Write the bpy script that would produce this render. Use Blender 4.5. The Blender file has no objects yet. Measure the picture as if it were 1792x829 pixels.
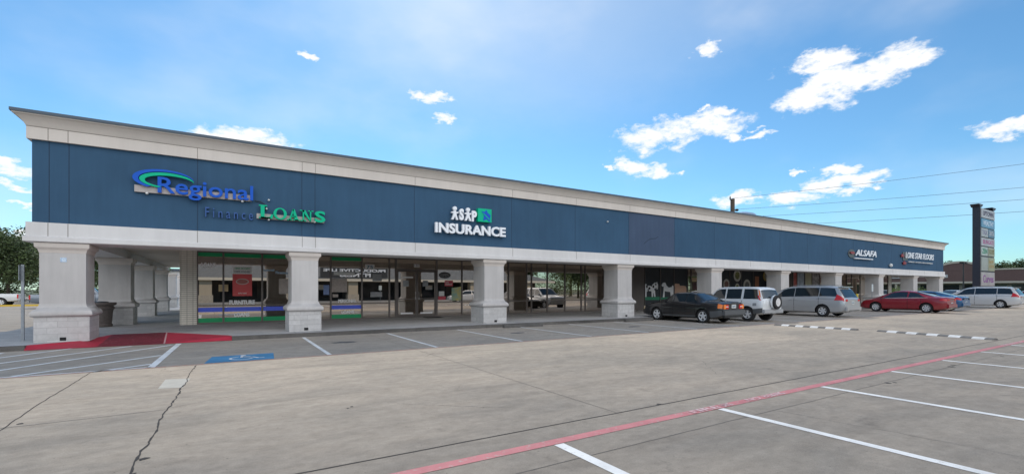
import bpy, bmesh, math, random
from mathutils import Vector, Matrix
R = math.radians
random.seed(7)
sc = bpy.context.scene
COL = sc.collection

# ------------------------------------------------------------------ camera
FPX, CXP, HZ, CA, SA, EYE = 815.0, 896.0, 506.0, .8507, .5256, 1.55
cam = bpy.data.cameras.new('camera'); camo = bpy.data.objects.new('camera', cam); COL.objects.link(camo)
cam.sensor_width = 36; cam.lens = FPX/1792*36; cam.shift_y = (HZ-414.5)/1792
cam.clip_end = 3000; cam.clip_start = .05
camo.location = (0, 0, EYE); camo.rotation_euler = (R(90), 0, -math.atan2(SA, CA))
sc.camera = camo
# ------------------------------------------------------------------ light
SUN_AZ = Vector((.30, .954)).normalized(); SUN_EL = R(47.5)
sdir = Vector((SUN_AZ.x*math.cos(SUN_EL), SUN_AZ.y*math.cos(SUN_EL), math.sin(SUN_EL)))
sl = bpy.data.lights.new('sun', 'SUN'); sl.energy = 2.0; sl.angle = R(.5); sl.color = (1, .92, .82)
so = bpy.data.objects.new('sun', sl); COL.objects.link(so)
so.rotation_euler = sdir.to_track_quat('Z', 'Y').to_euler()
SKY_STR = .11
sc.view_settings.view_transform = 'Standard'; sc.view_settings.look = 'None'
sc.view_settings.exposure = 0.0; sc.view_settings.gamma = 1

def ratio(px):
    a = (px-CXP)/FPX
    return (a*CA+SA)/(CA-SA*a)
def X(px, y): return y*ratio(px)                     # where a sight line meets the plane y
def Z(px, py, y):
    a = (px-CXP)/FPX
    return EYE+(HZ-py)/FPX*y/(CA-SA*a)
def G(px, py, z=0.):
    d = (EYE-z)*FPX/(py-HZ); a = (px-CXP)/FPX
    return (d*(a*CA+SA), d*(CA-SA*a))

w = bpy.data.worlds.new('World'); sc.world = w; w.use_nodes = True
nt = w.node_tree; N = nt.nodes; L = nt.links; N.clear()
def wn(t, **k):
    n = N.new(t)
    for a, b in k.items(): setattr(n, a, b)
    return n
def wm(op, a, b=None, c=None):
    n = wn('ShaderNodeMath', operation=op)
    for i, v in enumerate((a, b, c)):
        if v is None: continue
        if isinstance(v, (int, float)): n.inputs[i].default_value = v
        else: L.new(v, n.inputs[i])
    return n.outputs[0]
sky = wn('ShaderNodeTexSky', sky_type='NISHITA'); sky.sun_disc = False
sky.sun_elevation = SUN_EL; sky.sun_rotation = math.atan2(SUN_AZ.x, SUN_AZ.y)
sky.air_density = 1.0; sky.dust_density = .3; sky.ozone_density = 3.0
tc = wn('ShaderNodeTexCoord'); sep = wn('ShaderNodeSeparateXYZ'); L.new(tc.outputs['Generated'], sep.inputs[0])
az = wm('ARCTAN2', sep.outputs[0], sep.outputs[1]); el = wm('ARCSINE', sep.outputs[2])
nz = wn('ShaderNodeTexNoise'); nz.inputs['Scale'].default_value = 22; nz.inputs['Detail'].default_value = 9
nz.inputs['Roughness'].default_value = .62
mp = wn('ShaderNodeMapping'); mp.inputs['Scale'].default_value = (1, 1, 2.0); L.new(tc.outputs['Generated'], mp.inputs[0]); L.new(mp.outputs[0], nz.inputs[0])
nzl = wn('ShaderNodeTexNoise'); nzl.inputs['Scale'].default_value = 2.6; nzl.inputs['Detail'].default_value = 5; L.new(mp.outputs[0], nzl.inputs[0])
wz = wn('ShaderNodeTexNoise'); wz.inputs['Scale'].default_value = 17; wz.inputs['Detail'].default_value = 7; wz.inputs['Roughness'].default_value = .6; L.new(mp.outputs[0], wz.inputs[0])
wsp = wn('ShaderNodeSeparateXYZ'); L.new(wz.outputs['Color'], wsp.inputs[0])
az = wm('ADD', az, wm('MULTIPLY', wm('SUBTRACT', wsp.outputs[0], .5), .11)); el = wm('ADD', el, wm('MULTIPLY', wm('SUBTRACT', wsp.outputs[1], .5), .055))
def azel(px, py):
    a = (px-CXP)/FPX; b = (HZ-py)/FPX
    x = a*CA+SA; y = CA-SA*a
    return math.atan2(x, y), math.atan2(b, math.hypot(x, y))
clouds = [(1430, 110, 55, 17), (1560, 110, 75, 30), (1480, 140, 75, 26), (1425, 168, 62, 26), (1240, 88, 24, 15), (1205, 222, 85, 22), (1150, 240, 62, 24),
          (1245, 213, 42, 15), (1105, 293, 40, 14), (1145, 303, 30, 12), (1290, 237, 14, 9), (1326, 236, 22, 5), (1268, 195, 20, 7), (1470, 297, 30, 9),
          (1480, 318, 66, 12), (1390, 346, 48, 14), (1285, 348, 36, 12), (758, 170, 44, 12), (780, 208, 20, 9), (535, 98, 15, 9),
          (430, 243, 85, 17), (1770, 223, 70, 14), (25, 296, 60, 14), (20, 323, 60, 7), (45, 361, 35, 5), (30, 402, 45, 8), (20, 415, 60, 10), (1500, 330, 30, 7), (1228, 192, 8, 5), (1330, 222, 10, 4), (1410, 301, 9, 4), (1185, 304, 10, 6), (1057, 296, 7, 6), (-150, 300, 120, 20), (2000, 180, 120, 30)]
tot = None
for px, py, sx, sy in clouds:
    a0, e0 = azel(px, py); a1, _ = azel(px+sx, py); am, _ = azel(px-sx, py); _, e1 = azel(px, py-sy)
    ra = max(.006, abs(a1-am)/2)*1.25; re = max(.004, abs(e1-e0))*1.25
    u = wm('MULTIPLY', wm('SUBTRACT', az, a0), 1/ra); v = wm('MULTIPLY', wm('SUBTRACT', el, e0), 1/re)
    r2 = wm('ADD', wm('MULTIPLY', u, u), wm('MULTIPLY', v, v))
    m = wm('SUBTRACT', 1.0, r2)
    tot = m if tot is None else wm('MAXIMUM', tot, m)
tot = wm('MULTIPLY', wm('MAXIMUM', tot, -2.5), 1.25)
nz2 = wn('ShaderNodeTexNoise'); nz2.inputs['Scale'].default_value = 75; nz2.inputs['Detail'].default_value = 6; nz2.inputs['Roughness'].default_value = .65; L.new(mp.outputs[0], nz2.inputs[0])
tot = wm('ADD', tot, wm('MULTIPLY', wm('SUBTRACT', nz2.outputs[0], .5), 1.6))
dens = wm('ADD', tot, wm('MULTIPLY', wm('SUBTRACT', nz.outputs[0], .50), 3.4))
cm = wn('ShaderNodeMapRange', interpolation_type='SMOOTHSTEP'); L.new(dens, cm.inputs[0])
cm.inputs[1].default_value = -.1; cm.inputs[2].default_value = 1.25
wisp = wn('ShaderNodeMapRange', interpolation_type='SMOOTHSTEP'); L.new(nzl.outputs[0], wisp.inputs[0])
wisp.inputs[1].default_value = .42; wisp.inputs[2].default_value = .8; wisp.inputs[4].default_value = .30
va, ve = azel(930, -10); vu = wm('MULTIPLY', wm('SUBTRACT', az, va), 1/.55); vv = wm('MULTIPLY', wm('SUBTRACT', el, ve), 1/.26)
veil = wn('ShaderNodeMapRange', interpolation_type='SMOOTHSTEP'); L.new(wm('ADD', wm('MULTIPLY', vu, vu), wm('MULTIPLY', vv, vv)), veil.inputs[0])
veil.inputs[1].default_value = 0; veil.inputs[2].default_value = 1.2; veil.inputs[3].default_value = .26; veil.inputs[4].default_value = 0
fac = wm('MAXIMUM', cm.outputs[0], wm('ADD', wm('MULTIPLY', veil.outputs[0], wm('ADD', nzl.outputs[0], .35)), wisp.outputs[0]))
hs = wn('ShaderNodeMix', data_type='RGBA', blend_type='MULTIPLY'); hs.inputs[0].default_value = 1
L.new(sky.outputs[0], hs.inputs[6]); hs.inputs[7].default_value = (.80, 1.21, 1.33, 1)
mix = wn('ShaderNodeMix', data_type='RGBA'); L.new(fac, mix.inputs[0]); L.new(hs.outputs[2], mix.inputs[6])
mix.inputs[7].default_value = (9.6, 9.7, 9.8, 1)
# unseen bright cloud bank added in the southern sky to light the facade
dt = wn('ShaderNodeVectorMath', operation='DOT_PRODUCT'); L.new(tc.outputs['Generated'], dt.inputs[0]); dt.inputs[1].default_value = (-.1, -.995, 0)
bk = wn('ShaderNodeMapRange', interpolation_type='SMOOTHSTEP'); L.new(dt.outputs['Value'], bk.inputs[0]); bk.inputs[1].default_value = .1; bk.inputs[2].default_value = .75
bn = wn('ShaderNodeMapRange'); L.new(nzl.outputs[0], bn.inputs[0]); bn.inputs[1].default_value = .3; bn.inputs[2].default_value = .6; bn.inputs[3].default_value = .6
bz = wn('ShaderNodeMapRange', interpolation_type='SMOOTHSTEP'); L.new(sep.outputs[2], bz.inputs[0]); bz.inputs[1].default_value = .04; bz.inputs[2].default_value = .15
bf = wm('MULTIPLY', wm('MULTIPLY', bk.outputs[0], bn.outputs[0]), bz.outputs[0])
mix2 = wn('ShaderNodeMix', data_type='RGBA'); L.new(bf, mix2.inputs[0]); L.new(mix.outputs[2], mix2.inputs[6]); mix2.inputs[7].default_value = (20.5, 20.8, 21.5, 1)
bg = wn('ShaderNodeBackground'); L.new(mix2.outputs[2], bg.inputs[0]); bg.inputs[1].default_value = SKY_STR
ow = wn('ShaderNodeOutputWorld'); L.new(bg.outputs[0], ow.inputs[0])

# ------------------------------------------------------------------ materials
MATS = {}
def M(name, col, rough=.6, metal=0., noise=0., scale=4., spec=.5, emit=0., bump=0., coat=0., col2=None, detail=5):
    if name in MATS: return MATS[name]
    m = bpy.data.materials.new(name); m.use_nodes = True; MATS[name] = m
    n = m.node_tree.nodes; l = m.node_tree.links; b = n['Principled BSDF']
    b.inputs['Base Color'].default_value = (*col, 1); b.inputs['Roughness'].default_value = rough
    b.inputs['Metallic'].default_value = metal; b.inputs['Specular IOR Level'].default_value = spec
    if coat: b.inputs['Coat Weight'].default_value = coat; b.inputs['Coat Roughness'].default_value = .04
    if noise or bump:
        t = n.new('ShaderNodeTexCoord'); z = n.new('ShaderNodeTexNoise'); z.inputs['Scale'].default_value = scale
        z.inputs['Detail'].default_value = detail; z.inputs['Roughness'].default_value = .6; l.new(t.outputs['Object'], z.inputs[0])
        if noise:
            mr = n.new('ShaderNodeMapRange'); l.new(z.outputs[0], mr.inputs[0]); mr.inputs[1].default_value = .3; mr.inputs[2].default_value = .7
            mx = n.new('ShaderNodeMix'); mx.data_type = 'RGBA'; l.new(mr.outputs[0], mx.inputs[0])
            c2 = col2 or tuple(c*(1-noise) for c in col)
            mx.inputs[6].default_value = (*c2, 1); mx.inputs[7].default_value = (*[min(1, c*(1+noise*.4)) for c in col], 1)
            l.new(mx.outputs[2], b.inputs['Base Color'])
        if bump:
            z2 = n.new('ShaderNodeTexNoise'); z2.inputs['Scale'].default_value = scale*12; l.new(t.outputs['Object'], z2.inputs[0])
            bp = n.new('ShaderNodeBump'); bp.inputs['Strength'].default_value = bump; bp.inputs['Distance'].default_value = .02
            l.new(z2.outputs[0], bp.inputs['Height']); l.new(bp.outputs[0], b.inputs['Normal'])
    if emit:
        b.inputs['Emission Color'].default_value = (*col, 1); b.inputs['Emission Strength'].default_value = emit
    return m

def nd(m): return m.node_tree.nodes, m.node_tree.links
def mixn(n, l, fac, a, b, bt='MIX'):
    x = n.new('ShaderNodeMix'); x.data_type = 'RGBA'; x.blend_type = bt
    for i, v in ((0, fac), (6, a), (7, b)):
        if isinstance(v, (int, float)): x.inputs[i].default_value = v
        elif isinstance(v, tuple): x.inputs[i].default_value = (*v, 1)
        else: l.new(v, x.inputs[i])
    return x.outputs[2]
def noisen(n, l, vec, scale, detail=6, rough=.6, lo=.3, hi=.7, dist=0.):
    z = n.new('ShaderNodeTexNoise'); z.inputs['Scale'].default_value = scale; z.inputs['Detail'].default_value = detail
    z.inputs['Roughness'].default_value = rough; z.inputs['Distortion'].default_value = dist; l.new(vec, z.inputs[0])
    mr = n.new('ShaderNodeMapRange'); l.new(z.outputs[0], mr.inputs[0]); mr.inputs[1].default_value = lo; mr.inputs[2].default_value = hi
    return mr.outputs[0]
def mapn(n, l, vec, s=(1, 1, 1), rot=(0, 0, 0)):
    mpn = n.new('ShaderNodeMapping'); mpn.inputs['Scale'].default_value = s; mpn.inputs['Rotation'].default_value = rot
    l.new(vec, mpn.inputs[0]); return mpn.outputs[0]

def concrete(name, light, dark, cracks=True):
    m = M(name, light, .88); n, l = nd(m); b = n['Principled BSDF']; b.inputs['Specular IOR Level'].default_value = .3
    t = n.new('ShaderNodeTexCoord').outputs['Object']
    big = noisen(n, l, t, .16, 6, .6); mid = noisen(n, l, mapn(n, l, t, (.9, 2.2, 1)), .55, 8, .68, .3, .72, .6)
    fine = noisen(n, l, t, 9, 8, .75, .25, .75); grain = noisen(n, l, t, 85, 3, .7, .2, .8)
    c = mixn(n, l, big, dark, light)
    if cracks:                                        # worn pale lane by the shops; building shade painted cool over the bays
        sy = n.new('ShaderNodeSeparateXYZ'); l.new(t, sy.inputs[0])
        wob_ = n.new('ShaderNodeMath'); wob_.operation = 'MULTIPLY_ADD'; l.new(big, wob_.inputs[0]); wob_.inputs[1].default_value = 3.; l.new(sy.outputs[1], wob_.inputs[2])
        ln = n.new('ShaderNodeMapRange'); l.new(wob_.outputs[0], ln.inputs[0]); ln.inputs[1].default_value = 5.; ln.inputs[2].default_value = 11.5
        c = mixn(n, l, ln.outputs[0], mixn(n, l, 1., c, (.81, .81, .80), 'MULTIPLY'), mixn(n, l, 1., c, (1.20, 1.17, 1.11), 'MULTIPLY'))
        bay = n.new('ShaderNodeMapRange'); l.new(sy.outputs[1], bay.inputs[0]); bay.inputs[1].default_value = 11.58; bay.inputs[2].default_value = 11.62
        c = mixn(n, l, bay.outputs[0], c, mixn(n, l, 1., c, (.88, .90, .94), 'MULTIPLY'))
    c = mixn(n, l, mid, mixn(n, l, 1., c, (.80, .81, .82), 'MULTIPLY'), mixn(n, l, 1., c, (1.14, 1.12, 1.09), 'MULTIPLY'))
    c = mixn(n, l, fine, mixn(n, l, 1., c, (.76, .76, .76), 'MULTIPLY'), c)
    c = mixn(n, l, grain, mixn(n, l, 1., c, (.72, .72, .72), 'MULTIPLY'), mixn(n, l, 1., c, (1.22, 1.22, 1.22), 'MULTIPLY'))
    # small dark oil spots and stains
    sp = noisen(n, l, t, 1.3, 9, .7, .60, .76); c = mixn(n, l, sp, c, mixn(n, l, 1., c, (.62, .62, .63), 'MULTIPLY'))
    mott = noisen(n, l, mapn(n, l, t, (1, 1.7, 1), (0, 0, .5)), 3.2, 7, .72, .36, .64); c = mixn(n, l, mott, mixn(n, l, 1., c, (.88, .87, .86), 'MULTIPLY'), mixn(n, l, 1., c, (1.08, 1.08, 1.08), 'MULTIPLY'))
    pits = noisen(n, l, t, 26, 2, .5, .70, .76); c = mixn(n, l, pits, c, mixn(n, l, 1., c, (.5, .5, .5), 'MULTIPLY'))
    tyre = noisen(n, l, mapn(n, l, t, (.12, 2.4, 1)), 1.0, 5, .55, .52, .75); c = mixn(n, l, tyre, c, mixn(n, l, 1., c, (.86, .855, .85), 'MULTIPLY'))
    if cracks:
        v = n.new('ShaderNodeTexVoronoi'); v.feature = 'DISTANCE_TO_EDGE'; v.inputs['Scale'].default_value = .22
        wz = n.new('ShaderNodeTexNoise'); wz.inputs['Scale'].default_value = 1.3; wz.inputs['Detail'].default_value = 8; l.new(t, wz.inputs[0])
        ad = n.new('ShaderNodeVectorMath'); ad.operation = 'MULTIPLY_ADD'; l.new(wz.outputs['Color'], ad.inputs[0]); ad.inputs[1].default_value = (1.4, 1.4, 0); l.new(t, ad.inputs[2])
        l.new(ad.outputs[0], v.inputs[0])
        lt = n.new('ShaderNodeMapRange'); l.new(v.outputs['Distance'], lt.inputs[0]); lt.inputs[1].default_value = .0008; lt.inputs[2].default_value = .0026; lt.inputs[3].default_value = 1; lt.inputs[4].default_value = 0
        gate = noisen(n, l, t, .33, 3, .5, .5, .62)
        mm = n.new('ShaderNodeMath'); mm.operation = 'MULTIPLY'; l.new(lt.outputs[0], mm.inputs[0]); l.new(gate, mm.inputs[1])
        m2 = n.new('ShaderNodeMath'); m2.operation = 'MULTIPLY'; l.new(mm.outputs[0], m2.inputs[0]); m2.inputs[1].default_value = .55
        c = mixn(n, l, m2.outputs[0], c, tuple(x*.35 for x in dark))
    l.new(c, b.inputs['Base Color'])
    bp = n.new('ShaderNodeBump'); bp.inputs['Strength'].default_value = .35; bp.inputs['Distance'].default_value = .01
    l.new(fine, bp.inputs['Height']); l.new(bp.outputs[0], b.inputs['Normal'])
    return m
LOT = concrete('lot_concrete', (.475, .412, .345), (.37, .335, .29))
WALK = concrete('walk_concrete', (.52, .515, .51), (.42, .42, .42), False)
KERB = concrete('kerb_concrete', (.22, .21, .20), (.05, .05, .048), False)

def paint(name, col, under, wear=.5):
    m = M(name, col, .7); n, l = nd(m); b = n['Principled BSDF']
    t = n.new('ShaderNodeTexCoord').outputs['Object']
    f = noisen(n, l, t, 14, 9, .8, wear, wear+.09); g = noisen(n, l, t, 2.0, 4, .6, .35, .65)
    c = mixn(n, l, g, tuple(x*.78 for x in col), col)
    l.new(mixn(n, l, f, c, under), b.inputs['Base Color']); return m
WHITEP = paint('white_road_paint', (.80, .80, .78), (.42, .38, .34), .565)
WHITEW = paint('worn_white_paint', (.84, .84, .82), (.40, .38, .36), .575)
REDP = paint('faded_red_paint', (.56, .19, .20), (.42, .35, .31), .54)
REDW = paint('worn_red_paint', (.50, .19, .15), (.35, .30, .26), .47)
BLUEP = paint('blue_stall_paint', (.07, .27, .48), (.30, .30, .30), .60)
RAMPR = paint('red_ramp_paint', (.44, .022, .05), (.28, .06, .06), .60)
REDDK = paint('ramp_grooves', (.12, .02, .03), (.40, .20, .2), .55)
RAMPC = paint('ramp_centre', (.33, .02, .042), (.12, .03, .04), .6)
JOINT = M('joint_tar', (.035, .032, .03), .9)
HAIR = M('hairline_crack', (.13, .12, .11), .95)

def stucco(name, col, stain=.12):
    m = M(name, col, .85); n, l = nd(m); b = n['Principled BSDF']; b.inputs['Specular IOR Level'].default_value = .25
    t = n.new('ShaderNodeTexCoord').outputs['Object']
    a = noisen(n, l, t, .5, 6, .6); s = noisen(n, l, mapn(n, l, t, (3.5, 3.5, .35)), 1.2, 6, .65, .35, .75)
    c = mixn(n, l, a, tuple(x*(1-stain) for x in col), col)
    c = mixn(n, l, s, c, mixn(n, l, 1., c, (1-stain*.8,)*3, 'MULTIPLY'))
    l.new(c, b.inputs['Base Color'])
    f = noisen(n, l, t, 60, 4, .7); bp = n.new('ShaderNodeBump'); bp.inputs['Strength'].default_value = .25; bp.inputs['Distance'].default_value = .006
    l.new(f, bp.inputs['Height']); l.new(bp.outputs[0], b.inputs['Normal']); return m
CREAM = stucco('cream_stucco', (.66, .60, .55), .10)
BEAMM = stucco('beam_stucco', (.68, .665, .655), .10)
COLM = stucco('column_stucco', (.57, .55, .535), .20)
NAVY = stucco('navy_stucco', (.043, .102, .180), .17)
NAVYP = stucco('repainted_navy', (.062, .095, .16), .16)
SOFF = stucco('soffit', (.66, .58, .50), .1)
BROWN = M('bronze_frame', (.15, .13, .12), .45, .2)
METAL = M('cap_metal', (.075, .10, .13), .6, .2)
DARK = M('dark_void', (.012, .012, .013), .9)

def brickmat(name, c1, c2, mort, bw, bh, ms=.01, off=.5, vary=.2, bump=.5):
    m = M(name, c1, .85); n, l = nd(m); b = n['Principled BSDF']
    t = n.new('ShaderNodeTexCoord').outputs['Object']; s = n.new('ShaderNodeSeparateXYZ'); l.new(t, s.inputs[0])
    ad = n.new('ShaderNodeMath'); ad.operation = 'ADD'; l.new(s.outputs[0], ad.inputs[0]); l.new(s.outputs[1], ad.inputs[1])
    cb = n.new('ShaderNodeCombineXYZ'); l.new(ad.outputs[0], cb.inputs[0]); l.new(s.outputs[2], cb.inputs[1])
    br = n.new('ShaderNodeTexBrick'); l.new(cb.outputs[0], br.inputs[0]); br.offset = off; br.inputs['Scale'].default_value = 1
    br.inputs['Color1'].default_value = (*c1, 1); br.inputs['Color2'].default_value = (*c2, 1); br.inputs['Mortar'].default_value = (*mort, 1)
    br.inputs['Brick Width'].default_value = bw; br.inputs['Row Height'].default_value = bh; br.inputs['Mortar Size'].default_value = ms
    f = noisen(n, l, t, 7, 8, .7)
    c = mixn(n, l, f, mixn(n, l, 1., br.outputs[0], (1-vary,)*3, 'MULTIPLY'), br.outputs[0]); l.new(c, b.inputs['Base Color'])
    bp = n.new('ShaderNodeBump'); bp.inputs['Strength'].default_value = bump; bp.inputs['Distance'].default_value = .01
    mm = n.new('ShaderNodeMath'); mm.operation = 'SUBTRACT'; l.new(f, mm.inputs[0]); l.new(br.outputs['Fac'], mm.inputs[1])
    l.new(mm.outputs[0], bp.inputs['Height']); l.new(bp.outputs[0], b.inputs['Normal']); return m
STONE = brickmat('limestone_blocks', (.60, .59, .58), (.50, .49, .48), (.45, .44, .43), .42, .17, .006)
TILE = brickmat('glazed_brick', (.82, .77, .68), (.78, .73, .64), (.36, .33, .28), .2, .085, .009, 0, .08)
SHING = brickmat('grey_shingle', (.20, .21, .215), (.15, .16, .165), (.08, .08, .08), .3, .14, .008, .5, .25)

def glassmat(name, tint=(.3, .3, .3), refl=.34, rc=(.95, .93, .9)):
    m = M(name, tint); n, l = nd(m); n.remove(n['Principled BSDF']); out = n['Material Output']
    tr = n.new('ShaderNodeBsdfTransparent'); tr.inputs[0].default_value = (*tint, 1)
    gl = n.new('ShaderNodeBsdfGlossy'); gl.inputs['Roughness'].default_value = .0; gl.inputs[0].default_value = (*rc, 1)
    lw = n.new('ShaderNodeFresnel'); lw.inputs[0].default_value = 1.5
    ad = n.new('ShaderNodeMath'); ad.operation = 'ADD'; ad.use_clamp = True; l.new(lw.outputs[0], ad.inputs[0]); ad.inputs[1].default_value = refl
    mx = n.new('ShaderNodeMixShader'); l.new(ad.outputs[0], mx.inputs[0]); l.new(tr.outputs[0], mx.inputs[1]); l.new(gl.outputs[0], mx.inputs[2])
    l.new(mx.outputs[0], out.inputs[0]); return m
GLASS = glassmat('tinted_glass', (.22, .21, .2), .56, (1, .89, .78))
FARGL = M('far_glass', (.02, .025, .03), .08)
CARGL = M('car_glass', (.012, .016, .018), .04, 0, spec=.9)

# ------------------------------------------------------------------ mesh helpers
class B:
    def __init__(s): s.v = []; s.f = []; s.m = []
    def add(s, vs, fs, mi=0):
        o = len(s.v); s.v += [tuple(v) for v in vs]; s.f += [tuple(i+o for i in f) for f in fs]; s.m += [mi]*len(fs); return s
    def box(s, x0, y0, z0, x1, y1, z1, mi=0):
        vs = [(x, y, z) for z in (z0, z1) for y in (y0, y1) for x in (x0, x1)]
        return s.add(vs, [(0, 2, 3, 1), (4, 5, 7, 6), (0, 1, 5, 4), (2, 6, 7, 3), (0, 4, 6, 2), (1, 3, 7, 5)], mi)
    def prism(s, pts, z0, z1, mi=0):                 # xy polygon extruded in z
        n = len(pts)
        return s.add([(x, y, z0) for x, y in pts]+[(x, y, z1) for x, y in pts],
                     [tuple(range(n))[::-1], tuple(range(n, 2*n))]+[(i, (i+1) % n, n+(i+1) % n, n+i) for i in range(n)], mi)
    def xz(s, pts, y0, y1, mi=0):                    # xz polygon extruded in y (front = y0)
        n = len(pts)
        return s.add([(x, y0, z) for x, z in pts]+[(x, y1, z) for x, z in pts],
                     [tuple(range(n)), tuple(range(n, 2*n))[::-1]]+[(i, n+i, n+(i+1) % n, (i+1) % n) for i in range(n)], mi)
    def strip(s, xy, wd, z, mi=0):                   # flat ribbon along a polyline
        vs = []
        for i, (x, y) in enumerate(xy):
            a = Vector(xy[max(0, i-1)]); b = Vector(xy[min(len(xy)-1, i+1)]); t = (b-a).normalized(); p = Vector((-t.y, t.x))
            ww = wd[i] if isinstance(wd, list) else wd
            vs += [(x+p.x*ww/2, y+p.y*ww/2, z), (x-p.x*ww/2, y-p.y*ww/2, z)]
        return s.add(vs, [(2*i, 2*i+1, 2*i+3, 2*i+2) for i in range(len(xy)-1)], mi)
    def tube(s, pts, r, seg=8, mi=0):
        pts = [Vector(p) for p in pts]; vs = []; n = len(pts)
        for i, p in enumerate(pts):
            t = (pts[min(i+1, n-1)]-pts[max(i-1, 0)]).normalized()
            u = t.cross(Vector((0, 0, 1)));
            if u.length < 1e-3: u = Vector((1, 0, 0))
            u.normalize(); q = t.cross(u); rr = r[i] if isinstance(r, (list, tuple)) else r
            vs += [p+(u*math.cos(2*math.pi*k/seg)+q*math.sin(2*math.pi*k/seg))*rr for k in range(seg)]
        fs = [(i*seg+k, i*seg+(k+1) % seg, (i+1)*seg+(k+1) % seg, (i+1)*seg+k) for i in range(n-1) for k in range(seg)]
        fs += [tuple(range(seg))[::-1], tuple(range((n-1)*seg, n*seg))]
        return s.add(vs, fs, mi)
    def lathe(s, prof, c=(0, 0, 0), seg=24, axis='z', mi=0, caps=True):   # prof [(r,h)]
        vs = []
        for r, h in prof:
            for k in range(seg):
                a = 2*math.pi*k/seg; p = (r*math.cos(a), r*math.sin(a), h)
                if axis == 'x': p = (h, p[0], p[1])
                if axis == 'y': p = (p[0], h, p[1])
                vs.append((p[0]+c[0], p[1]+c[1], p[2]+c[2]))
        n = len(prof)
        fs = [(i*seg+k, i*seg+(k+1) % seg, (i+1)*seg+(k+1) % seg, (i+1)*seg+k) for i in range(n-1) for k in range(seg)]
        if caps: fs += [tuple(range(seg))[::-1], tuple(range((n-1)*seg, n*seg))]
        return s.add(vs, fs, mi)
def obj(name, b, mats, parent=None, smooth=None, bevel=0):
    me = bpy.data.meshes.new(name); me.from_pydata(b.v, [], b.f)
    for m in (mats if isinstance(mats, (list, tuple)) else [mats]): me.materials.append(m)
    me.polygons.foreach_set('material_index', b.m); me.update()
    bm = bmesh.new(); bm.from_mesh(me); bmesh.ops.recalc_face_normals(bm, faces=bm.faces)
    if bevel: 
        bmesh.ops.bevel(bm, geom=[e for e in bm.edges if len(e.link_faces) == 2 and e.calc_face_angle(0) > .5], offset=bevel, segments=2, affect='EDGES')
    bm.to_mesh(me); bm.free()
    if smooth:
        me.polygons.foreach_set('use_smooth', [True]*len(me.polygons)); me.set_sharp_from_angle(angle=R(smooth))
    o = bpy.data.objects.new(name, me); COL.objects.link(o)
    if parent: o.parent = parent
    return o
def tag(o, label=None, cat=None, group=None, kind=None):
    for k, v in (('label', label), ('category', cat), ('group', group), ('kind', kind)):
        if v: o[k] = v
    return o
def thing(name, label, cat, loc=(0, 0, 0), rz=0, group=None):
    o = bpy.data.objects.new(name, None); COL.objects.link(o); o.location = loc; o.rotation_euler = (0, 0, rz); o.empty_display_size = .3
    return tag(o, label, cat, group)
def struct(name, b, m, label=None):
    o = obj(name, b, m); o['kind'] = 'structure'
    if label: o['label'] = label
    return o
def copy_tree(o, parent=None):
    c = o.copy(); COL.objects.link(c); c.parent = parent
    for ch in [x for x in o.children]: copy_tree(ch, c)
    return c

def textmesh(body, x0, x1, z0, z1, y, depth=.06, bold=0., shear=0.):
    """letters fitted into a box on a wall that faces -y; returns a builder"""
    cu = bpy.data.curves.new('t', 'FONT'); cu.body = body; cu.extrude = .01; cu.offset = bold; cu.shear = shear; cu.resolution_u = 3
    o = bpy.data.objects.new('t', cu); COL.objects.link(o)
    dg = bpy.context.evaluated_depsgraph_get(); dg.update()
    me = bpy.data.meshes.new_from_object(o.evaluated_get(dg))
    vs = [v.co.copy() for v in me.vertices]; fs = [tuple(p.vertices) for p in me.polygons]
    bpy.data.objects.remove(o); bpy.data.curves.remove(cu); bpy.data.meshes.remove(me)
    ax0 = min(v.x for v in vs); ax1 = max(v.x for v in vs); ay0 = min(v.y for v in vs); ay1 = max(v.y for v in vs)
    b = B()
    b.add([(x0+(v.x-ax0)/(ax1-ax0)*(x1-x0), y-(depth if v.z > 0 else 0), z0+(v.y-ay0)/(ay1-ay0)*(z1-z0)) for v in vs], fs)
    return b
def ell(cx, cz, rx, rz, n=32, a0=0, a1=2*math.pi, tilt=0):
    out = []
    for i in range(n+1 if a1-a0 < 6.28 else n):
        a = a0+(a1-a0)*i/n; u = rx*math.cos(a); v = rz*math.sin(a)
        out.append((cx+u*math.cos(tilt)-v*math.sin(tilt), cz+u*math.sin(tilt)+v*math.cos(tilt)))
    return out

# ================================================================== GROUND
W0, YF, YS = -4.39, 17.4, 22.9
E0 = 62.8
SW = .12                                             # pavement height
struct('ground', B().add([(-1500, -1500, -.03), (1500, -1500, -.03), (1500, 1500, -.03), (-1500, 1500, -.03)], [(0, 1, 2, 3)]),
       M('dry_grass', (.10, .115, .05), .95, noise=.4, scale=.4), 'dry grass and dirt around the parking lots')
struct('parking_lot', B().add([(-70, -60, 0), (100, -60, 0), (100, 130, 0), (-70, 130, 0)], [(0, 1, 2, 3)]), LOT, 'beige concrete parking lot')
struct('street', B().add([(103, -300, .006), (125, -300, .006), (125, 300, .006), (103, 300, .006)], [(0, 1, 2, 3)]), M('asphalt', (.055, .055, .056), .9, noise=.2, scale=2))
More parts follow.
